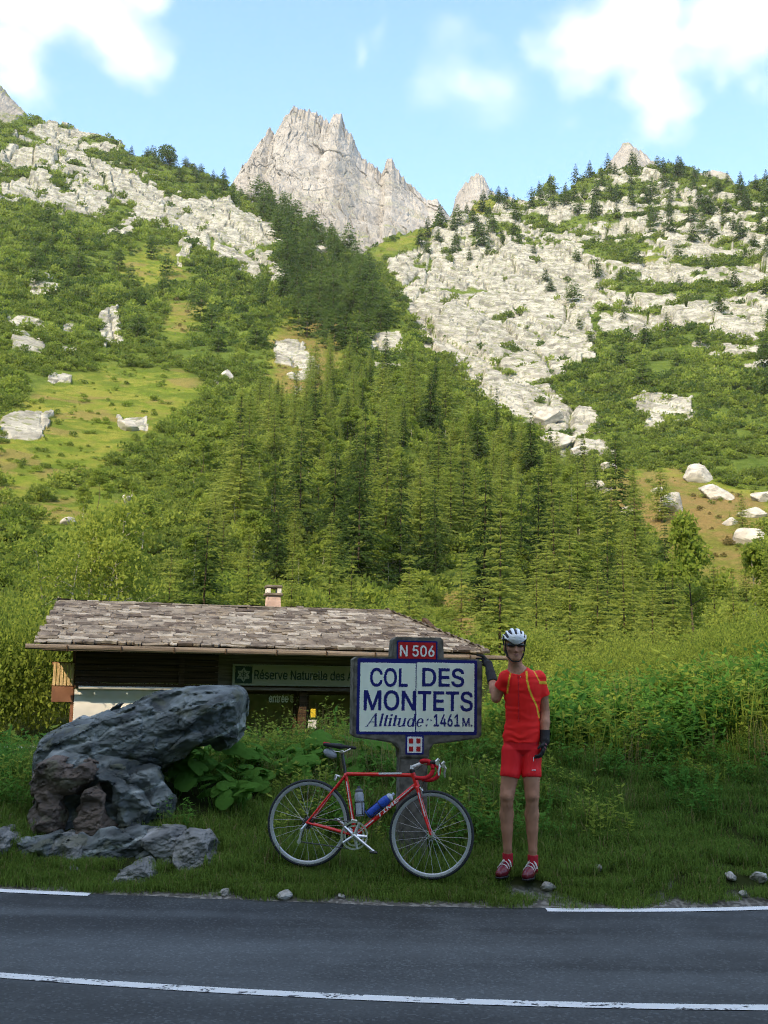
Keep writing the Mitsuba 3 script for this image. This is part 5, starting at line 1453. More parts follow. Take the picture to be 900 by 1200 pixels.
jl = np.array([j['elR'][0] - .06, lo[1], J(611, 884)[2]]); jh = np.array([hi[0], hi[1], j['neck'][2] + .04])
JE = Field(jl, jh, .0055)
torso(JE, .008)
def keep(F, p, n):
    P_ = F.points(); F.d = np.maximum(F.d, ((P_ - p) @ unit(np.asarray(n, float))).astype(np.float32))


for s, arm_, cut in (('R', armR, .54), ('L', armL, .54)):
    A_ = Field(jl, jh, .0055)
    limb(A_, [(p, r + .007) for p, r in arm_[:3]], .02); A_.ell(j['sh' + s] + [0, 0, -.02], [.046, .052, .046], .02); A_.cone(j['neck'] + [0, .02, -.045], .055, j['sh' + s] + [0, 0, -.008], .045, .02)
    keep(A_, mix3(j['sh' + s], j['el' + s], cut), j['el' + s] - j['sh' + s])
    h_ = np.clip(.5 + .5 * (JE.d - A_.d) / .03, 0, 1)
    JE.d = np.where(np.abs(JE.d - A_.d) < .03, A_.d * h_ + JE.d * (1 - h_) - .03 * h_ * (1 - h_), np.minimum(JE.d, A_.d)).astype(np.float32)
P = JE.points()
wr = .0035 * np.sin(P[..., 2] * 95 + 6 * meshkit.noise(P * 14, 3)) * meshkit.noise(P * 9, 8)          # creases
JE.d = JE.d + wr.astype(np.float32)
below(JE, J(612, 868), [0, .12, -1], None)
nkc = j['neck'] + [0, 0, -.012]; JE.d = np.maximum(JE.d, np.where(np.hypot(P[..., 0] - nkc[0], P[..., 1] - nkc[1]) < .078, (P - nkc) @ unit(np.array([.0, -.45, 1.0])), -1).astype(np.float32))
jm = JE.mesh(2)
vx, vy = project(jm.vertices)
col = np.tile([.78, .014, .012], (len(jm.vertices), 1))
front_side = jm.vertices[:, 1] < YP + .09


def stripe(pts, w, c_=(.72, .40, .03)):
    """a printed stripe: its run on the cloth is described on the front of the jersey"""
    q = J(np.array(pts, float)[:, 0], np.array(pts, float)[:, 1])[:, [0, 2]]
    d = shapely.distance(shapely.LineString(q), shapely.points(jm.vertices[:, [0, 2]]))
    col[(d < w) & front_side] = c_


stripe([(615.5, 787), (615.8, 798), (618, 808), (622, 817), (627, 826), (631, 840)], .0075); stripe([(597, 788), (594.5, 798), (593.6, 812)], .0055); stripe([(625, 785), (628, 793), (632, 800)], .0045); stripe([(632, 800), (641, 800)], .011)
scene['jersey_cloth'] = {'type': 'twosided', 'bsdf': {'type': 'principled', 'base_color': {'type': 'mesh_attribute', 'name': 'vertex_color'}, 'roughness': .7, 'specular': .25, 'sheen': .3}}
add(f'{PE}__jersey', jm, 'jersey_cloth', True, color=col)
tag(f'{PE}__jersey', 'red jersey with curved yellow stripes')
zp = [J(606.5, y, -.118) for y in (788, 864)]
shl, shh = [lo[0] + .05, lo[1], J(600, 918)[2]], [hi[0], hi[1], J(611, 858)[2]]
SH = Field(shl, shh, .007)
torso(SH, .005)
for s in 'RL':
    A_ = Field(shl, shh, .007); limb(A_, [(p, r + .003) for p, r in legs[s][:4]], .02)
    keep(A_, mix3(j['hp' + s], j['kn' + s], .56), j['kn' + s] - j['hp' + s])
    SH.blend(tuple([slice(None)] * 3), A_.d, .006)
below(SH, J(612, 862), [0, 0, 1])
flat('shorts_red', (.70, .012, .018), .62, .3, sheen=.3)
shm = SH.mesh(2); add(f'{PE}__shorts', shm, 'shorts_red', True)


def on_surface(mesh, pts, w, off=.003):
    """thin ribbon over a surface, following survey points"""
    o = []
    for (x, y) in pts:
        d = ray(x, y); d /= np.linalg.norm(d)
        q = mesh.vertices - EYE; t = q @ d; r_ = np.linalg.norm(q - t[:, None] * d, axis=1)
        near_ = np.argsort(r_)[:60]; near_ = near_[r_[near_] < .02] if (r_[near_] < .02).any() else near_[:4]
        o.append(EYE + d * (t[near_].min() - off))
    return tube(o, w, 5)


for q_ in ([(625.5, 887), (625, 892)], [(623, 902.5), (628, 902.5)]): add(numbered(f'{PE}__shorts__print'), on_surface(shm, q_, .003, .0), 'helmet_white')
add(f'{PE}__jersey__zip', on_surface(jm, [(607, 790), (607.5, 800), (608, 815), (608, 835), (608, 846)], .0022, .001), 'sock_red')
add(f'{PE}__jersey__badge', on_surface(jm, [(609.6, 793), (610.4, 793.2)], .006, .001), 'helmet_white')


# hands in black gloves
def hand(F, w, palm_dir, side, n, curl, thumb, s=1.0):
    """w wrist, palm_dir along the hand, side across it (towards the little finger), n palm normal (fingers curl towards n)"""
    palm_dir, side, n = unit(palm_dir), unit(side), unit(n)
    kn = [w + palm_dir * .088 * s + side * o * s for o in (-.033, -.011, .011, .032)]
    for k_ in kn: F.cone(w + palm_dir * .015, .0185, k_, .0125, .012)
    for k_, L_, o in zip(kn, (.072, .080, .075, .058), (-.05, 0, .04, .1)):
        p, ang = k_, 0.0
        for seg, fr_ in enumerate((.45, .32, .23)):
            ang += curl[seg]
            d = palm_dir * math.cos(ang) + n * math.sin(ang) + side * o
            q = p + unit(d) * L_ * fr_ * s; F.cone(p, .0098 - .0012 * seg, q, .0092 - .0012 * seg, .003); p = q
    t0 = w + palm_dir * .03 - side * .022; t1 = t0 + unit(-side * .8 + palm_dir * .6 + n * thumb) * .042; t2 = t1 + unit(palm_dir * .9 - side * .1 + n * (thumb + .3)) * .032
    F.cone(t0, .015, t1, .0115, .008); F.cone(t1, .0115, t2, .009, .004)


w = j['wrL']; pd = unit(j['haL'] - j['wrL']); sdv = unit(np.cross(pd, [1.0, 0.1, 0]))
GL = Field(w - [.11, .13, .26], w + [.11, .13, .08], .004)
sdv = unit(np.array([.25, .97, 0.0]) - pd * (np.array([.25, .97, 0.0]) @ pd)); nn = np.cross(sdv, pd); nn = nn if nn[0] < 0 else -nn
hand(GL, w - [0, 0, .005], pd, sdv, nn, (.35, .5, .4), .35)
GL.cone(mix3(j['elL'], j['wrL'], .25), .046, w, .034, .01); GL.cone(w, .034, w + pd * .03, .026, .015)
keep(GL, mix3(j['elL'], j['wrL'], .38), j['elL'] - j['wrL'])
add(f'{PE}__glove', GL.mesh(1), 'glove_black', True)
flat('glove_pink', (.42, .16, .20), .7)
add(f'{PE}__glove__strap', cat_m(tube([w + pd * .035 + sdv * .036 + nn * (-.018), w + pd * .035 - nn * .024, w + pd * .035 - sdv * .036 - nn * .016], .005, 6), tube([w + pd * .06 + sdv * .036 - nn * .016, w + pd * .062 - nn * .02, w + pd * .06 - sdv * .036 - nn * .014], .0045, 6)), 'glove_pink')
# right hand closed over the far edge of the sign frame
edge = SG.w(SG.px(564, 775)[0], SG.px(564, 775)[1])
hw = mix3(j['wrR'], j['haR'], .55)
tgt = _t
GR_ = Field(np.minimum(j['elR'], tgt) - [.12, .14, .10], np.maximum(j['wrR'], tgt) + [.12, .2, .16], .0045)
w2 = tgt + [.03, -.085, -.03]
pd2 = unit(tgt + SG.b * .02 - w2)
hand(GR_, w2, pd2, np.array([.15, .1, -1.0]), -SG.a, (.25, .75, .55), .4)
GR_.cone(mix3(j['elR'], j['wrR'], .45), .045, j['wrR'], .037, .01); GR_.cone(j['wrR'], .037, w2, .030, .01); GR_.cone(w2, .030, w2 + pd2 * .03, .026, .015)
keep(GR_, mix3(j['elR'], j['wrR'], .6), j['elR'] - j['wrR'])
add(f'{PE}__glove_001', GR_.mesh(1), 'glove_black', True)
# helmet: white shell with long vents over a dark liner, straps to the chin
H = c + [0, .012, .045]
HS = Field(H - [.15, .19, .10], H + [.15, .19, .14], .0042)
HS.ell(H + [0, 0, .0], [.101, .136, .095], .02); HS.ell(H + [0, -.09, .012], [.07, .055, .045], .03); HS.cone(H + [-.05, .10, .0], .04, H + [.05, .10, .0], .04, .03)
P = HS.points(); q = P - H
HS.d = np.maximum(HS.d, (-.012 + .20 * np.abs(q[..., 0]) * 0 - .07 * np.clip(-q[..., 1] - .08, 0, 1) - q[..., 2] - .022 * np.cos(np.clip(q[..., 0] / .1, -1, 1) * np.pi)).astype(np.float32))
HS.d = np.maximum(HS.d, -(np.linalg.norm(q / [.084, .118, .081], axis=-1) - 1).astype(np.float32) * .085)


def vent(F, pts, r):
    pts = [H + np.array(p) * .965 for p in pts]
    for a, b in zip(pts[:-1], pts[1:]):
        ax = b - a; t = np.clip((P - a) @ ax / (ax @ ax), 0, 1)
        F.d = np.maximum(F.d, -(np.linalg.norm(P - a - t[..., None] * ax, axis=-1) - r).astype(np.float32))


vent(HS, [(0, -.128, .045), (0, -.10, .072), (0, -.03, .098), (0, .06, .09)], .013)
for s in (-1, 1):
    vent(HS, [(s * .026, -.128, .026), (s * .045, -.10, .058), (s * .05, -.02, .085), (s * .045, .07, .08)], .0125)
    vent(HS, [(s * .062, -.112, .018), (s * .078, -.06, .045), (s * .08, .02, .058), (s * .07, .09, .05)], .0125)
    vent(HS, [(s * .094, -.055, .016), (s * .1, .0, .026), (s * .095, .06, .022)], .013)
vent(HS, [(-.03, -.155, .012), (0, -.16, .010), (.03, -.155, .012)], .0075)
add(f'{PE}__helmet', HS.mesh(1), 'helmet_white', True)
HI = Field(H - [.12, .16, .06], H + [.12, .16, .12], .006); HI.ell(H + [0, 0, -.002], [.0945, .129, .0885], .01)
HI.d = np.maximum(HI.d, (-.004 - (HI.points() - H)[..., 2]).astype(np.float32))
add(f'{PE}__helmet__liner', HI.mesh(1), 'helmet_liner', True)
for i, s in enumerate((-1, 1)):
    add(numbered(f'{PE}__helmet__strap'), cat_m(tube([H + [s * .080, -.05, .0], c + [s * .072, -.045, -.03], c + [s * .058, -.05, -.085], c + [s * .025, -.072, -.12], c + [0, -.078, -.122]], .0055, 6), tube([H + [s * .083, .05, .0], c + [s * .074, .0, -.045], c + [s * .060, -.045, -.08]], .0055, 6)), 'strap_black')
# wrap-round dark glasses
for i, s in enumerate((-1, 1)):
    LN = Field(c + [-.09, -.14, -.04], c + [.09, .0, .05], .0035)
    LN.ell(c + [s * .033, -.080, .006], [.036, .028, .0185], .004, rotz(s * .35))
    add(f'{PE}__sunglasses' + (f'__lens' if i else ''), LN.mesh(1), 'lens_dark', True)
add(f'{PE}__sunglasses__frame', cat_m(tube([c + [-.012, -.107, .012], c + [0, -.110, .014], c + [.012, -.107, .012]], .0035, 6), *[tube([c + [s * .064, -.070, .010], c + [s * .075, -.035, .01], c + [s * .081, .01, .006]], .0035, 6) for s in (-1, 1)]), 'strap_black')
# socks and shoes
for i, s in enumerate('RL'):
    a_ = j['an' + s]
    SK = Field(a_ - [.07, .07, .09], a_ + [.07, .07, .14], .005); SK.cone(a_ + [0, 0, .09], .0405, a_ - [0, 0, .06], .039, .01)
    keep(SK, a_ + [0, 0, .062], [0, 0, 1])
    add(numbered(f'{PE}__sock'), SK.mesh(1), 'sock_red', True)
    heel = a_ + [0, .035, 0]; toe = J(*((580, 1026) if s == 'R' else (612.5, 1024)), -.20 if s == 'R' else -.21)
    gz = float(ground_z(a_[0], a_[1])); heel[2] = a_[2] - .080; toe[2] = heel[2] - .006
    d = unit((toe - heel) * [1, 1, 0]); L_ = .29; sd_ = np.array([-d[1], d[0], 0])
    q0 = np.array([a_[0], a_[1], heel[2]]) - d * .065
    SF = Field(q0 - [.36, .36, .06], q0 + [.36, .36, .16], .0055)
    pt = lambda t, side, z: q0 + d * L_ * t + sd_ * side + [0, 0, z]
    SF.cone(pt(.08, 0, .03), .033, pt(.10, 0, .055), .032, .02); SF.cone(pt(.2, 0, .035), .036, pt(.45, .0, .038), .036, .02); SF.cone(pt(.45, 0, .036), .036, pt(.68, .006, .026), .040, .02); SF.cone(pt(.68, .0, .024), .040, pt(.90, -.004, .018), .027, .02); SF.cone(pt(.25, 0, .052), .032, pt(.5, 0, .045), .03, .02)
    below(SF, pt(.0, 0, -.004), [0, 0, -1])
    K = numbered(f'{PE}__shoe'); add(K, SF.mesh(1), 'shoe_red', True)
    so = Field(q0 - [.36, .36, .06], q0 + [.36, .36, .06], .0055); so.cone(pt(.06, 0, -.0), .034, pt(.4, 0, .0), .031, .02); so.cone(pt(.4, 0, 0), .031, pt(.68, .004, 0), .042, .02); so.cone(pt(.68, 0, 0), .042, pt(.92, 0, 0), .028, .02)
    below(so, pt(0, 0, -.002), [0, 0, 1]); below(so, pt(0, 0, -.016), [0, 0, -1])
    add(f'{K}__sole', so.mesh(1), 'sole_black', True)
    arc = lambda t, h, r: [pt(t, r * math.cos(x), h * .35 + h * .72 * math.sin(x)) for x in np.linspace(.15, np.pi - .15, 9)]
    add(f'{K}__strap', tube(arc(.33, .098, .040), .0065, 6), 'shoe_white'); add(f'{K}__strap_001', tube(arc(.50, .088, .041), .0038, 6), 'shoe_white'); add(f'{K}__strap_002', tube(arc(.63, .072, .044), .0035, 6), 'shoe_white')
# ------------------------------------------------------------------ rocks
def stone_bsdf(name, lo, hi, streak, s=5.0):
    def fn(p, n, uv):
        q = p.z * .9 - p.x * .35 + .12 * mikit.fbm(p.x * 3, p.y * 3, p.z * 3, 3)
        band = mikit.noise(q * 26, p.x * 1.5, p.y * 1.5)
        a = mikit.fbm(p.x * s, p.y * s, p.z * s, 4)
        c_ = mikit.mix(lo, hi, mikit.smoothstep(.3, .72, a * .65 + band * .35))
        c_ = mikit.mix(c_, streak, mikit.smoothstep(.70, .86, band) * .55)
        lich = mikit.smoothstep(.60, .70, mikit.fbm(p.x * 7 + 3, p.y * 7, p.z * 7, 3))
        return mikit.mix(c_, (.11, .115, .06), lich * .45)
    bump = lambda p, n, uv: mikit.fbm(p.x * 26, p.y * 26, p.z * 34 - p.x * 12, 3)
    scene[name] = {'type': 'bumpmap', 'arbitrary': mikit.proc(bump, 3e-3), 'scale': .05, 'bsdf': {'type': 'twosided', 'bsdf': {'type': 'principled', 'base_color': mikit.proc(fn), 'roughness': .62, 'specular': .45}}}


stone_bsdf('schist_blue', (.035, .044, .046), (.19, .215, .215), (.42, .45, .44))
stone_bsdf('schist_brown', (.05, .038, .030), (.15, .11, .085), (.20, .17, .15))
stone_bsdf('schist_grey', (.10, .105, .105), (.25, .25, .24), (.36, .36, .36))


hulls = []


def rock(key, outline, Y, half, seed, bsdf, label, group=None, h=.016, tilt=0.0, strata=.035, facet=.10, cat_='rock', chips=26, chip=.05, plates=.05):
    """a boulder: its outline as seen from the road at distance Y, swelling to half its depth in the middle, with split faces"""
    o = at(np.array(outline, float)[:, 0], np.array(outline, float)[:, 1], Y)
    poly = shapely.Polygon(o[:, [0, 2]]).buffer(.02).buffer(-.02)
    x0, z0, x1, z1 = poly.bounds
    F = Field([x0 - .12, Y - half * 1.5 - .12, z0 - .12], [x1 + .12, Y + half * 1.5 + .12, z1 + .12], h)
    gx, gz = F.lo[0] + F.h * np.arange(F.n[0]), F.lo[2] + F.h * np.arange(F.n[2])
    A, C = np.meshgrid(gx, gz, indexing='ij')
    pts = shapely.points(A.ravel(), C.ravel())
    d2 = shapely.distance(poly.exterior, pts).reshape(A.shape) * np.where(shapely.contains_xy(poly, A.ravel(), C.ravel()).reshape(A.shape), -1, 1)
    mx = -d2.min(); t = np.clip(-d2 / mx, 0, 1)
    half_y = half * np.clip(1 - (1 - np.clip(t * 1.9, 0, 1)) ** 2.5, 0, 1) ** .6
    P = F.points()
    yc = Y + half * .35 + tilt * (P[..., 2] - z0)
    # split faces: a few cutting planes through the swell, both sides
    g = np.random.default_rng(seed)
    sd = np.where(d2[:, None, :] > 0, d2[:, None, :], 0)
    dy = np.abs(P[..., 1] - yc) - half_y[:, None, :]
    D = np.where(d2[:, None, :] > 0, np.hypot(sd, np.maximum(dy, 0)), np.maximum(dy * .75, d2[:, None, :]))
    ctr = np.array([(x0 + x1) / 2, Y + half * .35, (z0 + z1) / 2])
    size = np.array([(x1 - x0) / 2, half, (z1 - z0) / 2])
    F.d = D.astype(np.float32); m0 = F.mesh(0)          # split faces: flat chips struck off the swelling shape
    vn = m0.vertex_normals; pick = g.choice(len(m0.vertices), chips)
    for p_, n0 in zip(m0.vertices[pick], vn[pick]):
        n_ = unit(n0 + g.normal(0, .28, 3)); D = np.maximum(D, (P - p_) @ n_ + g.uniform(.0, chip) - 2.2 * np.maximum(0, np.linalg.norm(P - p_, axis=-1) - np.sqrt(half) * g.uniform(.16, .38)))
    q = P[..., 2] * .92 - P[..., 0] * .36 + P[..., 1] * .25
    w_ = meshkit.fbm(P * 2.2, 3, seed) * .35
    lay = ((q + w_) / (strata * 3.2)); lay = lay - np.floor(lay)
    D = D + strata * .9 * (lay - .5) * np.clip(1.9 * meshkit.noise(P * 2.6, seed + 4) - .45, 0, 1.3) + facet * (meshkit.fbm(P * 3.0, 4, seed + 1) - .5) + .045 * np.abs(meshkit.fbm(P * [6, 6, 11], 3, seed + 2) - .5)
    dd_, r1, _, _ = cells((P[..., 0] * .8 + P[..., 1] * .6 + w_ * .4) / .24, (P[..., 2] * .93 - P[..., 0] * .36 + w_ * .4) / .13, seed)
    D = D + plates * (r1 - .5) + plates * .35 * (1 - soft(0, .12, dd_))
    F.d = D.astype(np.float32)
    m = F.mesh(0)
    m = max(m.split(only_watertight=False), key=lambda q_: len(q_.faces)) if m.body_count > 1 else m
    add(key, m, bsdf, 40); tag(key, label, cat_, group)
    hulls.append(shapely.MultiPoint(m.vertices[::7, :2]).convex_hull)


rock('schist_slab', [(38, 905), (40, 882), (50, 863), (72, 849), (95, 836), (130, 823), (165, 815), (200, 806), (240, 802), (277, 803), (287, 814), (286, 840), (281, 868), (262, 884), (225, 886), (195, 898), (160, 918), (115, 938), (70, 945), (45, 935)], 9.75, .62, 7, 'schist_blue', 'big blue-grey slab of schist leaning on the bank with a flat top, left of the road sign', cat_='boulder', strata=.055, facet=.12, chips=40, chip=.06, plates=.07)
rock('brown_boulder', [(29, 955), (31, 918), (40, 893), (62, 884), (95, 884), (112, 890), (124, 900), (118, 915), (103, 922), (88, 940), (82, 986), (55, 984), (36, 975)], 9.2, .36, 12, 'schist_brown', 'dark brown upright rock under the left end of the big slab', cat_='boulder', facet=.14)
rock('rusty_boulder', [(84, 985), (86, 945), (98, 922), (116, 912), (130, 925), (140, 950), (142, 985), (110, 990)], 9.05, .28, 13, 'schist_brown', 'rusty brown wedge of rock between the dark brown and the blue-grey rock', cat_='boulder', facet=.14)
rock('blue_boulder', [(112, 905), (125, 900), (150, 912), (175, 928), (190, 945), (178, 966), (150, 978), (136, 975), (134, 950), (122, 925)], 9.2, .32, 14, 'schist_blue', 'blue-grey wedge of rock right of the rusty brown one', cat_='boulder', facet=.13)
RUB = [([(-14, 1016), (-12, 975), (6, 969), (19, 980), (17, 1005), (6, 1016)], 8.85, .2, 'schist_grey', 'pale grey rock cut by the left edge near the white line'), ([(14, 1012), (18, 985), (36, 978), (52, 985), (50, 1012)], 8.9, .2, 'schist_blue', 'dull rock just right of the one at the left edge'),
       ([(48, 1010), (52, 984), (75, 976), (100, 985), (106, 1005), (100, 1028), (84, 1032), (66, 1012)], 8.85, .24, 'schist_grey', 'grey rock below the dark brown boulder'), ([(98, 1020), (100, 990), (125, 984), (148, 990), (150, 1012), (130, 1024)], 8.85, .22, 'schist_blue', 'bluish rock below the rusty boulder'),
       ([(138, 985), (145, 966), (172, 966), (178, 985), (165, 1005), (148, 1004)], 8.95, .22, 'schist_blue', 'narrow bluish rock below the blue-grey wedge'), ([(164, 1010), (168, 978), (190, 969), (212, 972), (218, 992), (206, 1022), (180, 1026)], 8.8, .25, 'schist_grey', 'grey block with a slanted face left of the rightmost rubble rock'),
       ([(203, 1008), (208, 984), (222, 974), (240, 976), (252, 992), (262, 1014), (268, 1028), (240, 1032), (212, 1024)], 8.7, .27, 'schist_grey', 'rightmost pale grey rock of the rubble, rounded, in the grass'), ([(116, 1040), (124, 1024), (148, 1014), (170, 1008), (182, 1020), (184, 1036), (160, 1042), (132, 1047)], 8.55, .22, 'schist_grey', 'low pale rock nearest to the road edge'),
       ([(180, 1038), (184, 1020), (204, 1018), (222, 1026), (226, 1036), (205, 1040)], 8.55, .16, 'schist_blue', 'small rock between the lowest rock and the rightmost one'), ([(80, 1028), (84, 1012), (100, 1012), (106, 1026), (96, 1032)], 8.65, .12, 'schist_blue', 'small dark blue stone in front of the grey rubble')]
rock('back_rock', [(36, 990), (33, 905), (60, 878), (130, 885), (185, 900), (205, 932), (197, 990)], 9.3, .26, 57, 'schist_blue', 'shadowed blue-grey rock filling the gap behind the brown boulders', cat_='boulder', facet=.1)
rock('base_rock', [(10, 1022), (24, 985), (70, 970), (140, 968), (200, 966), (238, 985), (258, 1010), (262, 1034), (180, 1040), (100, 1036), (40, 1030)], 8.85, .16, 55, 'schist_blue', 'low bluish bedrock showing between the rubble rocks', h=.016, facet=.12)
for k, (o, Y, hf, bs, lb) in enumerate(RUB):
    c0_ = np.mean(o, 0); o = [tuple(c0_ + (np.array(q_) - c0_) * 1.12) for q_ in o]
    rock(numbered('rubble_rock'), o, Y, hf, 30 + k, bs, lb, 'rubble below the big slab', h=.013, strata=.02, facet=.07, chips=18, chip=.035, plates=.022)
# pebbles and stones on the verge
def pebble(seed, sub=2):
    g = np.random.default_rng(seed); m = trimesh.creation.icosphere(sub, 1.0); d = m.vertices
    r_ = np.full(len(d), 9.0)
    for _ in range(13):
        n_ = unit(g.normal(0, 1, 3)); c_ = d @ n_; r_ = np.minimum(r_, np.where(c_ > .05, g.uniform(.62, 1.0) / np.maximum(c_, .05), 9))
    m.vertices = d * np.minimum(r_, 1.25)[:, None] * (1 + .08 * (meshkit.fbm(d * 3, 3, seed) - .5))[:, None]; return m


stone_bsdf('pale_pebble', (.24, .23, .21), (.42, .41, .38), (.5, .5, .48), 14)
for k, (x, y, s, lb) in enumerate([(888, 1033, .075, 'pale stone by the road edge at the lower right'), (857, 1031, .055, 'flat pale stone left of the one at the lower right'), (895, 1025, .06, 'stone half in the grass at the right edge'), (642, 1044, .06, 'flat pale stone in the gravel below the cyclist'), (334, 1054, .07, 'flat stone on the gravel edge below the rear wheel'),
                                   (263, 1050, .05, 'small stone on the gravel edge right of the rocks'), (872, 1052, .045, 'little round stone close to the right-hand edge line'), (700, 1022, .05, 'stone at the foot of the trodden track'), (717, 1016, .04, 'small stone higher on the trodden track'), (400, 1053, .035, 'small stone on the gravel edge below the cranks')]):
    p = hit(np.array([x]), np.array([y]))[0][0]; m = pebble(60 + k); key = numbered('verge_stone')
    add(key, moved(m, mat(rotz(k * 1.3) @ np.diag([1, .8, .55]), p + [0, 0, s * .5], s)), 'pale_pebble', 35); tag(key, lb, 'stone', 'stones on the verge')
p = hit(np.array([690]), np.array([862]))[0][0]
add('bank_rock', moved(pebble(91, 3), mat(rotz(.4) @ np.diag([1.5, .7, .42]), p + [0, .0, .14], .34)), 'schist_grey', 35); tag('bank_rock', 'long grey rock showing through the grass beside the cyclist', 'rock')
# boulders far up the slope
scene['far_stone'] = {'type': 'twosided', 'bsdf': {'type': 'diffuse', 'reflectance': mikit.proc(lambda p, n, uv: mikit.mix((.34, .32, .27), (.56, .53, .45), mikit.smoothstep(.25, .75, mikit.fbm(p.x * .9, p.y * .9, p.z * 1.3, 4))))}}
FARB = [(650, 518, 22, 11, 'largest pale boulder below the foot of the rock slabs'), (681, 533, 15, 8, 'pale boulder just right of and below the largest one'), (700, 571, 12, 8, 'pale boulder left of the two long boulders on the rusty slope'), (786, 592, 20, 12, 'pale sloping boulder left of centre on the rusty slope'), (819, 555, 19, 12, 'pale boulder highest on the rusty slope'), (842, 579, 19, 9, 'long pale boulder slanting below the highest one'),
        (884, 628, 18, 14, 'grey boulder low at the right edge'), (880, 601, 14, 7, 'small pale boulder above the grey one at the right edge'), (800, 695, 6, 5, 'white stone low on the slope between the larches'), (797, 709, 8, 5, 'pale stone under the white one between the larches'), (893, 583, 12, 8, 'pale boulder at the right edge above the small one'), (712, 548, 10, 6, 'low pale boulder above the left one on the rusty slope'),
        (152, 584, 9, 5, 'white boulder alone in the lower left meadow'), (150, 500, 14, 6, 'flat pale outcrop boulder in the middle of the bright meadow'), (52, 630, 5, 4, 'small white stone low on the left-hand slope'), (80, 612, 8, 5, 'pale stone above the small white one on the left-hand slope'), (374, 292, 9, 7, 'pale boulder among the pines on the spur edge'), (265, 440, 9, 9, 'pale boulder between bushes above the bright meadow'),
        (640, 490, 16, 9, 'pale boulder at the tip of the rock slabs'), (735, 600, 9, 5, 'low boulder on the slope left of the sloping one'), (770, 575, 8, 5, 'small boulder up-slope of the sloping one'), (856, 612, 9, 5, 'small boulder left of the one at the right edge')]
for k, (x, y, hwid, hh, lb) in enumerate(FARB):
    p, ok = hit(np.array([x]), np.array([y + hh * .5]), r_min=50); p = p[0]; r_ = np.linalg.norm(p[:2]); key = numbered('slope_boulder')
    m = pebble(300 + k, 3); s = hwid / FOCAL * r_ * 1.05
    add(key, moved(m, mat(rotz(k * 2.1) @ np.diag([1, .9, 1]), (0, 0, 0))), 'far_stone', False)
    scene[key] = mikit.ply(moved(moved(m, mat(rotz(k * 2.1))), mat(roty(.25 * ((k % 3) - 1)) @ np.diag([1, .85, hh / hwid * 1.1]), p + [0, 0, .15 * s], s)), 'far_stone', False)
    tag(key, lb, 'boulder', 'boulders on the mountainside')
# ------------------------------------------------------------------ plants of the verge and the thickets
def tuft(seed, n, h, spread_, pal, w=.007, lean=.5, dry=.08, seeds=0):
    g = np.random.default_rng(seed); Bt = Bits()
    a, rr_ = g.uniform(0, 2 * np.pi, n), spread_ * np.sqrt(g.random(n))
    p = np.stack([rr_ * np.cos(a), rr_ * np.sin(a), np.full(n, -.02)], 1)
    b = g.uniform(0, 2 * np.pi, n); o = np.stack([np.cos(b), np.sin(b), 0 * b], 1)
    H = h * g.uniform(.45, 1.25, n)[:, None]; ln = g.uniform(.1, 1, n)[:, None] * lean
    q1 = p + np.array([0, 0, .55]) * H + o * H * ln * .25; q2 = p + np.array([0, 0, 1.0]) * H * (1 - .35 * ln) + o * H * ln * .8
    s = np.stack([-np.sin(b), np.cos(b), 0 * b], 1) * w
    v = np.stack([p - s * .5, p + s * .5, q1 + s * .45, q1 - s * .45, q2], 1).reshape(-1, 3)
    i = np.arange(n)[:, None] * 5; t = np.repeat(g.random(n), 5)
    f = np.vstack([i + [0, 1, 2], i + [0, 2, 3], i + [3, 2, 4]])
    d = g.random(n) < dry; pv = np.repeat(np.where(d, 6, pal), 5) / 10
    Bt.v.append(v); Bt.f.append(f); Bt.n += len(v); Bt.uv.append(np.stack([t, pv], 1))
    return Bt.mesh()


def herb(seed, n, h, r, leaf, pal, flowers=0):
    """low leafy weeds: stems with small leaves"""
    g = np.random.default_rng(seed); Bt = Bits()
    for _ in range(n):
        a, q = g.uniform(0, 6.28), r * math.sqrt(g.random()); b = np.array([q * math.cos(a), q * math.sin(a), 0]); H = h * g.uniform(.5, 1.2); tp = b + [g.normal(0, .18) * H, g.normal(0, .18) * H, H]
        m = 9; t = g.uniform(.15, 1, m)[:, None]; p = b * (1 - t) + tp * t; o = unit(np.c_[g.normal(0, 1, (m, 2)), g.uniform(-.1, .6, m)])
        s = unit(np.cross(o, [0, 0, 1.0]) + g.normal(0, .2, (m, 3)))
        Bt.kites(p, o, s, leaf * g.uniform(.6, 1.3, m), leaf * g.uniform(.35, .6, m), g.random(m), pal)
        Bt.kites(np.array([b]), unit(np.array([tp - b])), np.array([[1.0, 0, 0]]), [H], [.006], np.array([.5]), pal)
    return Bt.mesh()


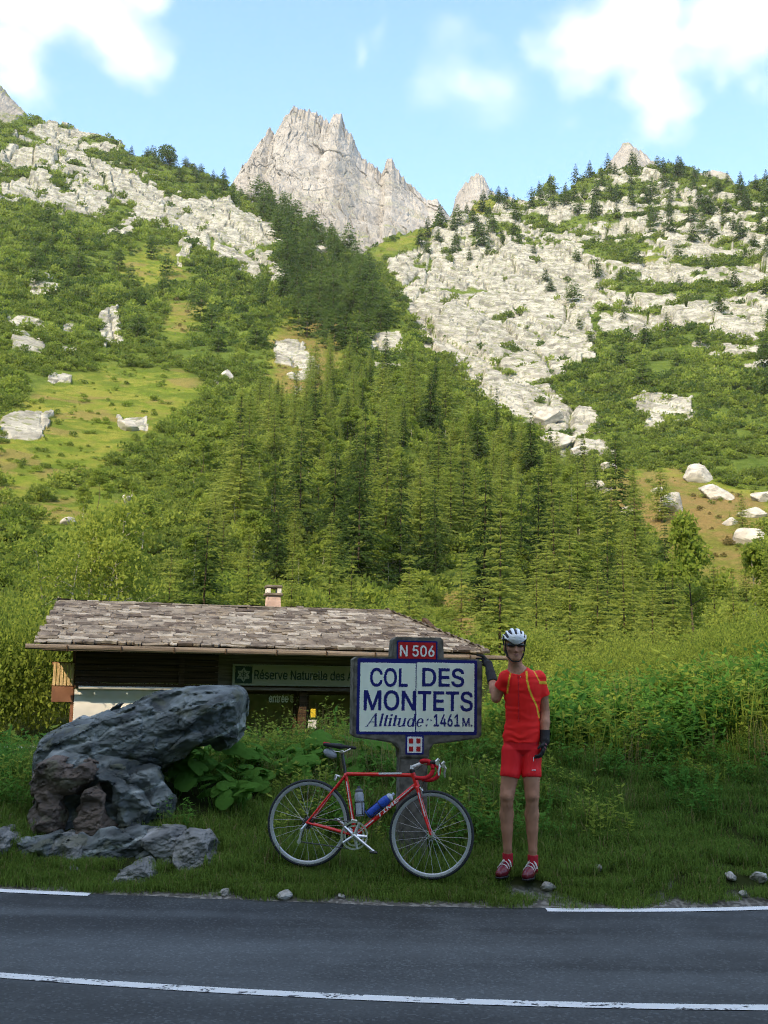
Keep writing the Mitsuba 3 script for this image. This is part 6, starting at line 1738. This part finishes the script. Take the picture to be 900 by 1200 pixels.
def big_leaf(seed, n, h, r, size):
    """butterbur: round wavy leaves, each on its own stalk; one mesh per leaf"""
    g = np.random.default_rng(seed); out = []
    for _ in range(n):
        Bt = Bits(); a, q = g.uniform(0, 6.28), r * math.sqrt(g.random()); b = np.array([q * .4 * math.cos(a), q * .4 * math.sin(a), -.02]); H = h * g.uniform(.55, 1.15)
        c_ = np.array([q * math.cos(a), q * math.sin(a), H]); N = unit(np.array([.4 * math.cos(a) + g.normal(0, .25), .4 * math.sin(a) - .45 + g.normal(0, .25), 1.0]))
        X = unit(np.cross(N, [0.3, 1, 0])); Y = np.cross(N, X); R_ = size * g.uniform(.6, 1.2); rot = g.uniform(0, 6.28)
        k = np.arange(14); th = k * 2 * np.pi / 14 + rot; rad = R_ * (1 - .45 * np.exp(-((k - 0) / .8) ** 2) - .45 * np.exp(-((k - 14) / .8) ** 2)) * (1 + g.normal(0, .05, 14))
        wav = g.normal(0, .05, 14) * R_ - .12 * R_
        rim = c_ + np.outer(rad * np.cos(th), X) + np.outer(rad * np.sin(th), Y) + np.outer(wav, N)
        mid = c_ + .55 * (rim - c_) + np.outer(.10 * R_ + 0 * wav, N) * .6
        v = np.vstack([[c_], mid, rim]); j_ = (k + 1) % 14
        f = np.vstack([np.stack([0 * k, 1 + k, 1 + j_], 1), np.stack([1 + k, 15 + k, 15 + j_], 1), np.stack([1 + k, 15 + j_, 1 + j_], 1)])
        Bt.add(v, f, np.full(len(v), g.random()), 9)
        s = tube([b, (b + c_) / 2 + [0, 0, .1 * H], c_], .005, 5); Bt.add(s.vertices, s.faces, np.full(len(s.vertices), .5), 9)
        out.append(Bt.mesh())
    return out


for i in range(3):
    proto(f'turf_{i}', blades=(tuft(400 + i, 260, .10, .22, 5, .0055, .9, .06), 'leaf_bsdf'))
    proto(f'grass_{i}', blades=(tuft(410 + i, 150, .26, .16, 5, .007, .7, .12), 'leaf_bsdf'))
    proto(f'weed_{i}', leaves=(herb(420 + i, 16, .24, .18, .05, 9 if i else 3), 'leaf_bsdf'))
    proto(f'straw_{i}', stalks=(tuft(430 + i, 26, .55, .12, 6, .004, .45, .8), 'leaf_bsdf'))
    scene[f'kind_butterbur_{i}'] = {'type': 'shapegroup'}
    for n_, (v, f, uv) in enumerate(big_leaf(440 + i, 8, .34, .26, .115)):
        scene[f'kind_butterbur_{i}']['leaf' + (f'_{n_:03d}' if n_ else '')] = mikit.ply(mesh_of(v, f), 'leaf_bsdf', False, uv=uv)
g = np.random.default_rng(9)


def on_map(n, x0, x1, y0, y1, keep):
    x, y = g.uniform(x0, x1, n), g.uniform(y0, y1, n); m = keep(x, y); x, y = x[m], y[m]
    m = np.ones(len(x), bool)
    for h_ in hulls: m &= ~shapely.contains_xy(h_.buffer(-.07), x, y)
    x, y = x[m], y[m]
    return np.stack([x, y, ground_z(x, y)], 1)


feet = np.array([j['anR'][:2], j['anL'][:2]])
hulls += [shapely.Point(*meshkit.WRITTEN[scene[k_]['filename']][0][:, :2].mean(0)).buffer(.2) for k_ in scene if k_.startswith('verge_stone')]
track = lambda x, y: np.exp(-(shapely.distance(shapely.LineString([(1.9, 8.0), (2.35, 8.55), (2.7, 8.8)]), shapely.points(x, y)) / .13) ** 2) + np.exp(-(shapely.distance(shapely.LineString([(3.05, 9.3), (3.5, 10.2), (3.75, 10.6)]), shapely.points(x, y)) / .11) ** 2)
bare = lambda x, y: np.exp(-(np.hypot(x - .8, (y - 8.1) * 4.5) / .8) ** 2) * .5 + 1.1 * track(x, y)
clumps = lambda x, y, s, sd: meshkit.fbm(np.stack([x / s, y / s, 0 * x], -1), 3, sd)
n_ = 0
inframe = lambda x, y, m=1.3: np.abs(x) < y * .38 + m
for p in on_map(9500, -7, 8, 7.2, 15.5, lambda x, y: (y > road_edge(x) + .05 + .25 * clumps(x, y, .5, 3)) & inframe(x, y) & (g.random(len(x)) > bare(x, y)) & (g.random(len(x)) < np.where(y < 10.5, 1.0, .6))):
    if np.min(np.hypot(*(feet + [0, -.1] - p[:2]).T)) < .13: continue
    s = g.uniform(.7, 1.3) * (1 + .05 * (p[1] - 8)); near_edge = p[1] - road_edge(p[0])
    put(f'verge_turf__{n_:04d}', f'turf_{g.integers(3)}', p, s * (.65 if near_edge < .5 else 1), g.uniform(0, 6.28)); n_ += 1
for p in on_map(9000, -6.5, 6.5, 7.8, 9.6, lambda x, y: (y > road_edge(x) + .03 + .2 * clumps(x, y, .4, 3)) & (y < road_edge(x) + .75) & inframe(x, y) & (g.random(len(x)) > bare(x, y))):
    if np.min(np.hypot(*(feet + [0, -.1] - p[:2]).T)) < .13: continue
    put(f'verge_turf__{n_:04d}', f'turf_{g.integers(3)}', p, g.uniform(.45, .85), g.uniform(0, 6.28)); n_ += 1
tag('verge_turf', 'short green turf covering the shaded roadside bank', 'grass', kind='stuff')
n_ = 0
for p in on_map(2600, -9, 11, 7.6, 22, lambda x, y: (y > road_edge(x) + .5) & inframe(x, y) & (g.random(len(x)) > 1.3 * bare(x, y)) & (clumps(x, y, .8, 5) > .47) & ~((x < -1.3) & (y < 9.0)) & ~((np.abs(x - .0) < 1.6) & (y < 8.55) & (y > 8.0))):
    put(f'long_grass__{n_:04d}', f'grass_{g.integers(3)}', p, g.uniform(.6, 1.3) * (1 if p[1] < 12 else 1.5), g.uniform(0, 6.28), (g.normal(0, .1), g.normal(0, .1))); n_ += 1
tag('long_grass', 'longer grass tufts on the bank behind the bicycle and cyclist', 'grass', kind='stuff')
n_ = 0
for p in on_map(2300, -9, 11, 8.3, 20, lambda x, y: (y > road_edge(x) + .9) & inframe(x, y) & (clumps(x, y, .9, 6) > .46) & ~((x < -1.3) & (y < 8.9)) & (g.random(len(x)) > bare(x, y)) & ~((np.abs(x + .1) < 1.5) & (y < 9.0))):
    put(f'bank_weeds__{n_:04d}', f'weed_{g.integers(3)}', p, g.uniform(.7, 1.5) * (1 if p[1] < 12 else 1.5), g.uniform(0, 6.28)); n_ += 1
for p in on_map(260, 1.6, 7.5, 11.2, 14.0, lambda x, y: inframe(x, y) & (clumps(x, y, .8, 12) > .47)):
    put(f'bank_weeds__{n_:04d}', f'weed_{g.integers(3)}', p, g.uniform(1.6, 2.6), g.uniform(0, 6.28)); n_ += 1
tag('bank_weeds', 'low leafy weeds and nettles mixed through the grass of the bank', 'weeds', kind='stuff')
n_ = 0
for p in on_map(420, -8, 11, 8.8, 19, lambda x, y: (y > road_edge(x) + 1.2) & inframe(x, y) & (clumps(x, y, 1.1, 8) > np.where(x > 2, .46, .56))):
    put(f'dry_stalks__{n_:04d}', f'straw_{g.integers(3)}', p, g.uniform(.7, 1.4), g.uniform(0, 6.28), (g.normal(0, .12), g.normal(0, .12))); n_ += 1
tag('dry_stalks', 'pale dry grass stalks standing above the green bank', 'dry grass', kind='stuff')
# butterbur behind the bicycle, left of the sign
for k, (x, y) in enumerate([(225, 905), (250, 895), (272, 890), (240, 925), (265, 915), (290, 905), (310, 895), (300, 925), (332, 900), (345, 915), (215, 885), (285, 880), (320, 880), (350, 890), (370, 905), (255, 940), (280, 945), (395, 895), (380, 885), (420, 905), (440, 890), (205, 920)]):
    p = hit(np.array([x]), np.array([y + 14]))[0][0]; key = numbered('butterbur')
    put(key, f'butterbur_{k % 3}', p, g.uniform(.7, 1.05), g.uniform(0, 6.28)); tag(key, 'clump of broad round green butterbur leaves behind the rear wheel of the bicycle', 'plant', 'butterbur between the big slab and the sign')
for k, (x, y) in enumerate([(655, 842), (672, 836), (690, 838), (665, 852), (705, 832)]):
    p = hit(np.array([x]), np.array([y + 22]))[0][0]; key = numbered('bank_butterbur')
    put(key, f'butterbur_{k % 3}', p, g.uniform(1.0, 1.35), g.uniform(0, 6.28)); tag(key, 'broad-leaved plant on the bank just right of the cyclist', 'plant', 'broad-leaved plants right of the cyclist')
# tall weeds in front of the porch
for k in range(3): proto(f'tall_weed_{k}', leaves=(herb(460 + k, 22, .85, .3, .075, 3 if k else 9), 'leaf_bsdf'))
n_ = 0
for x, y, Y in [(300, 868, 11.6), (318, 862, 12.0), (335, 872, 11.4), (355, 868, 11.8), (372, 865, 12.2), (390, 872, 11.5), (405, 866, 12), (345, 858, 12.6), (385, 856, 12.8), (292, 880, 11.2), (420, 880, 11.4), (440, 885, 11.2), (520, 880, 11.2), (545, 876, 11.4), (565, 870, 11.6), (580, 862, 12.0)]:
    p = at(x, y, Y); p[2] = ground_z(p[0], p[1]); put(f'porch_weeds__{n_:03d}', f'tall_weed_{k % 3}', p, g.uniform(.5, .8), g.uniform(0, 6.28)); n_ += 1
tag('porch_weeds', 'tall leafy weeds before the dark porch, between slab and sign', 'weeds', kind='stuff')
# sunlit thicket behind the bank and at the foot of the wood
n_ = 0
blocked = lambda x, y: ((x > -10) & (x < 3.2) & (y > 17.0) & (y < 29)) | ((x < 1.2) & (y < 30))
for p in on_map(900, -40, 44, 13.2, 80, lambda x, y: inframe(x, y, 4) & ~blocked(x, y) & (y > 13.0 + np.clip(1.6 - x, 0, 3) * .8 - .1 * np.clip(x - 2, 0, 5)) & (g.random(len(x)) < np.where(y < 30, 1.0, np.where(x > .2 * y, .25, .7)))):
    s = g.uniform(.5, .95) * (1 + .02 * (p[1] - 14)) * np.interp(p[1], [13, 16, 30, 60], [.5, .75, .85, 1.0]) * (.6 + .9 * g.random() ** 2)
    put(f'sunny_thicket__{n_:04d}', f'bush_{g.integers(3)}', p - [0, 0, .1], s, g.uniform(0, 6.28), sz=s * g.uniform(.8, 1.5)); n_ += 1
tag('sunny_thicket', 'sunlit thicket of alder and willow bushes behind the bank', 'bushes', kind='stuff')
# bushes of the left edge, in front of the chalet's gable
for k, (x, y, Y, s) in enumerate([(12, 880, 24, 1.9), (34, 872, 26, 1.6), (-12, 880, 23, 2.0), (50, 868, 29, 1.8), (22, 860, 30, 2.2)]):
    p = at(x, y, Y); p[2] = ground_z(p[0], p[1]); key = numbered('alder_bush')
    put(key, f'tall_bush_{k % 2}', p - [0, 0, .1], s, k * 1.9, sz=s * 1.5); tag(key, 'dense tall green bush left of the chalet gable, above the pale wall', 'bush', 'tall bushes at the left edge')
# saplings standing out of the thicket
g = np.random.default_rng(41)
for k, (x, y, Y, h) in enumerate([(690, 800, 19, 1.8), (735, 790, 22, 2.4), (780, 800, 18, 1.6), (820, 790, 21, 2.2), (868, 790, 18, 2.0), (895, 800, 16, 1.9), (655, 790, 24, 2.4), (745, 775, 26, 2.6), (850, 778, 25, 2.6), (905, 780, 24, 2.8), (640, 780, 30, 3.0)]):
    p = at(x, y, Y); p[2] = ground_z(p[0], p[1]); key = numbered('willow_bush')
    put(key, f'tall_bush_{k % 2}', p - [0, 0, .1], h * .42, k * 1.1, sz=h * .62); tag(key, 'tall leafy bush rising from the sunlit thicket right of the cyclist', 'bush', 'tall bushes in the thicket')
for k, (x, t, b, d, w) in enumerate([(668, 610, 782, 36, 1.1), (700, 655, 785, 31, 1.2), (733, 625, 780, 40, 1.0), (765, 668, 785, 30, 1.3), (790, 650, 780, 42, 1.1), (862, 672, 785, 30, 1.2), (628, 640, 782, 40, 1.1), (905, 650, 785, 33, 1.1)]):
    stand_alone('thicket_larch', f'larch_{(k + 1) % 3}', x, t, b, d, 'soft green larch standing in the sunlit thicket right of the cyclist', 'larches in the thicket', w * (.85 + .3 * (k % 3) / 2), k * 2.3)
# ------------------------------------------------------------------ the air: a thin morning haze
scene['air'] = {'type': 'homogeneous', 'albedo': {'type': 'rgb', 'value': (.95, .95, .95)}, 'sigma_t': .00007}
scene['haze'] = {'type': 'cube', 'to_world': T().translate([0, 0, 420]) @ T().scale([3700, 3700, 460]), 'bsdf': {'type': 'null'}, 'interior': {'type': 'ref', 'id': 'air'}}
scene['camera']['medium'] = {'type': 'ref', 'id': 'air'}
tag('haze', 'thin bright haze filling the air of the pass', 'haze', kind='stuff')
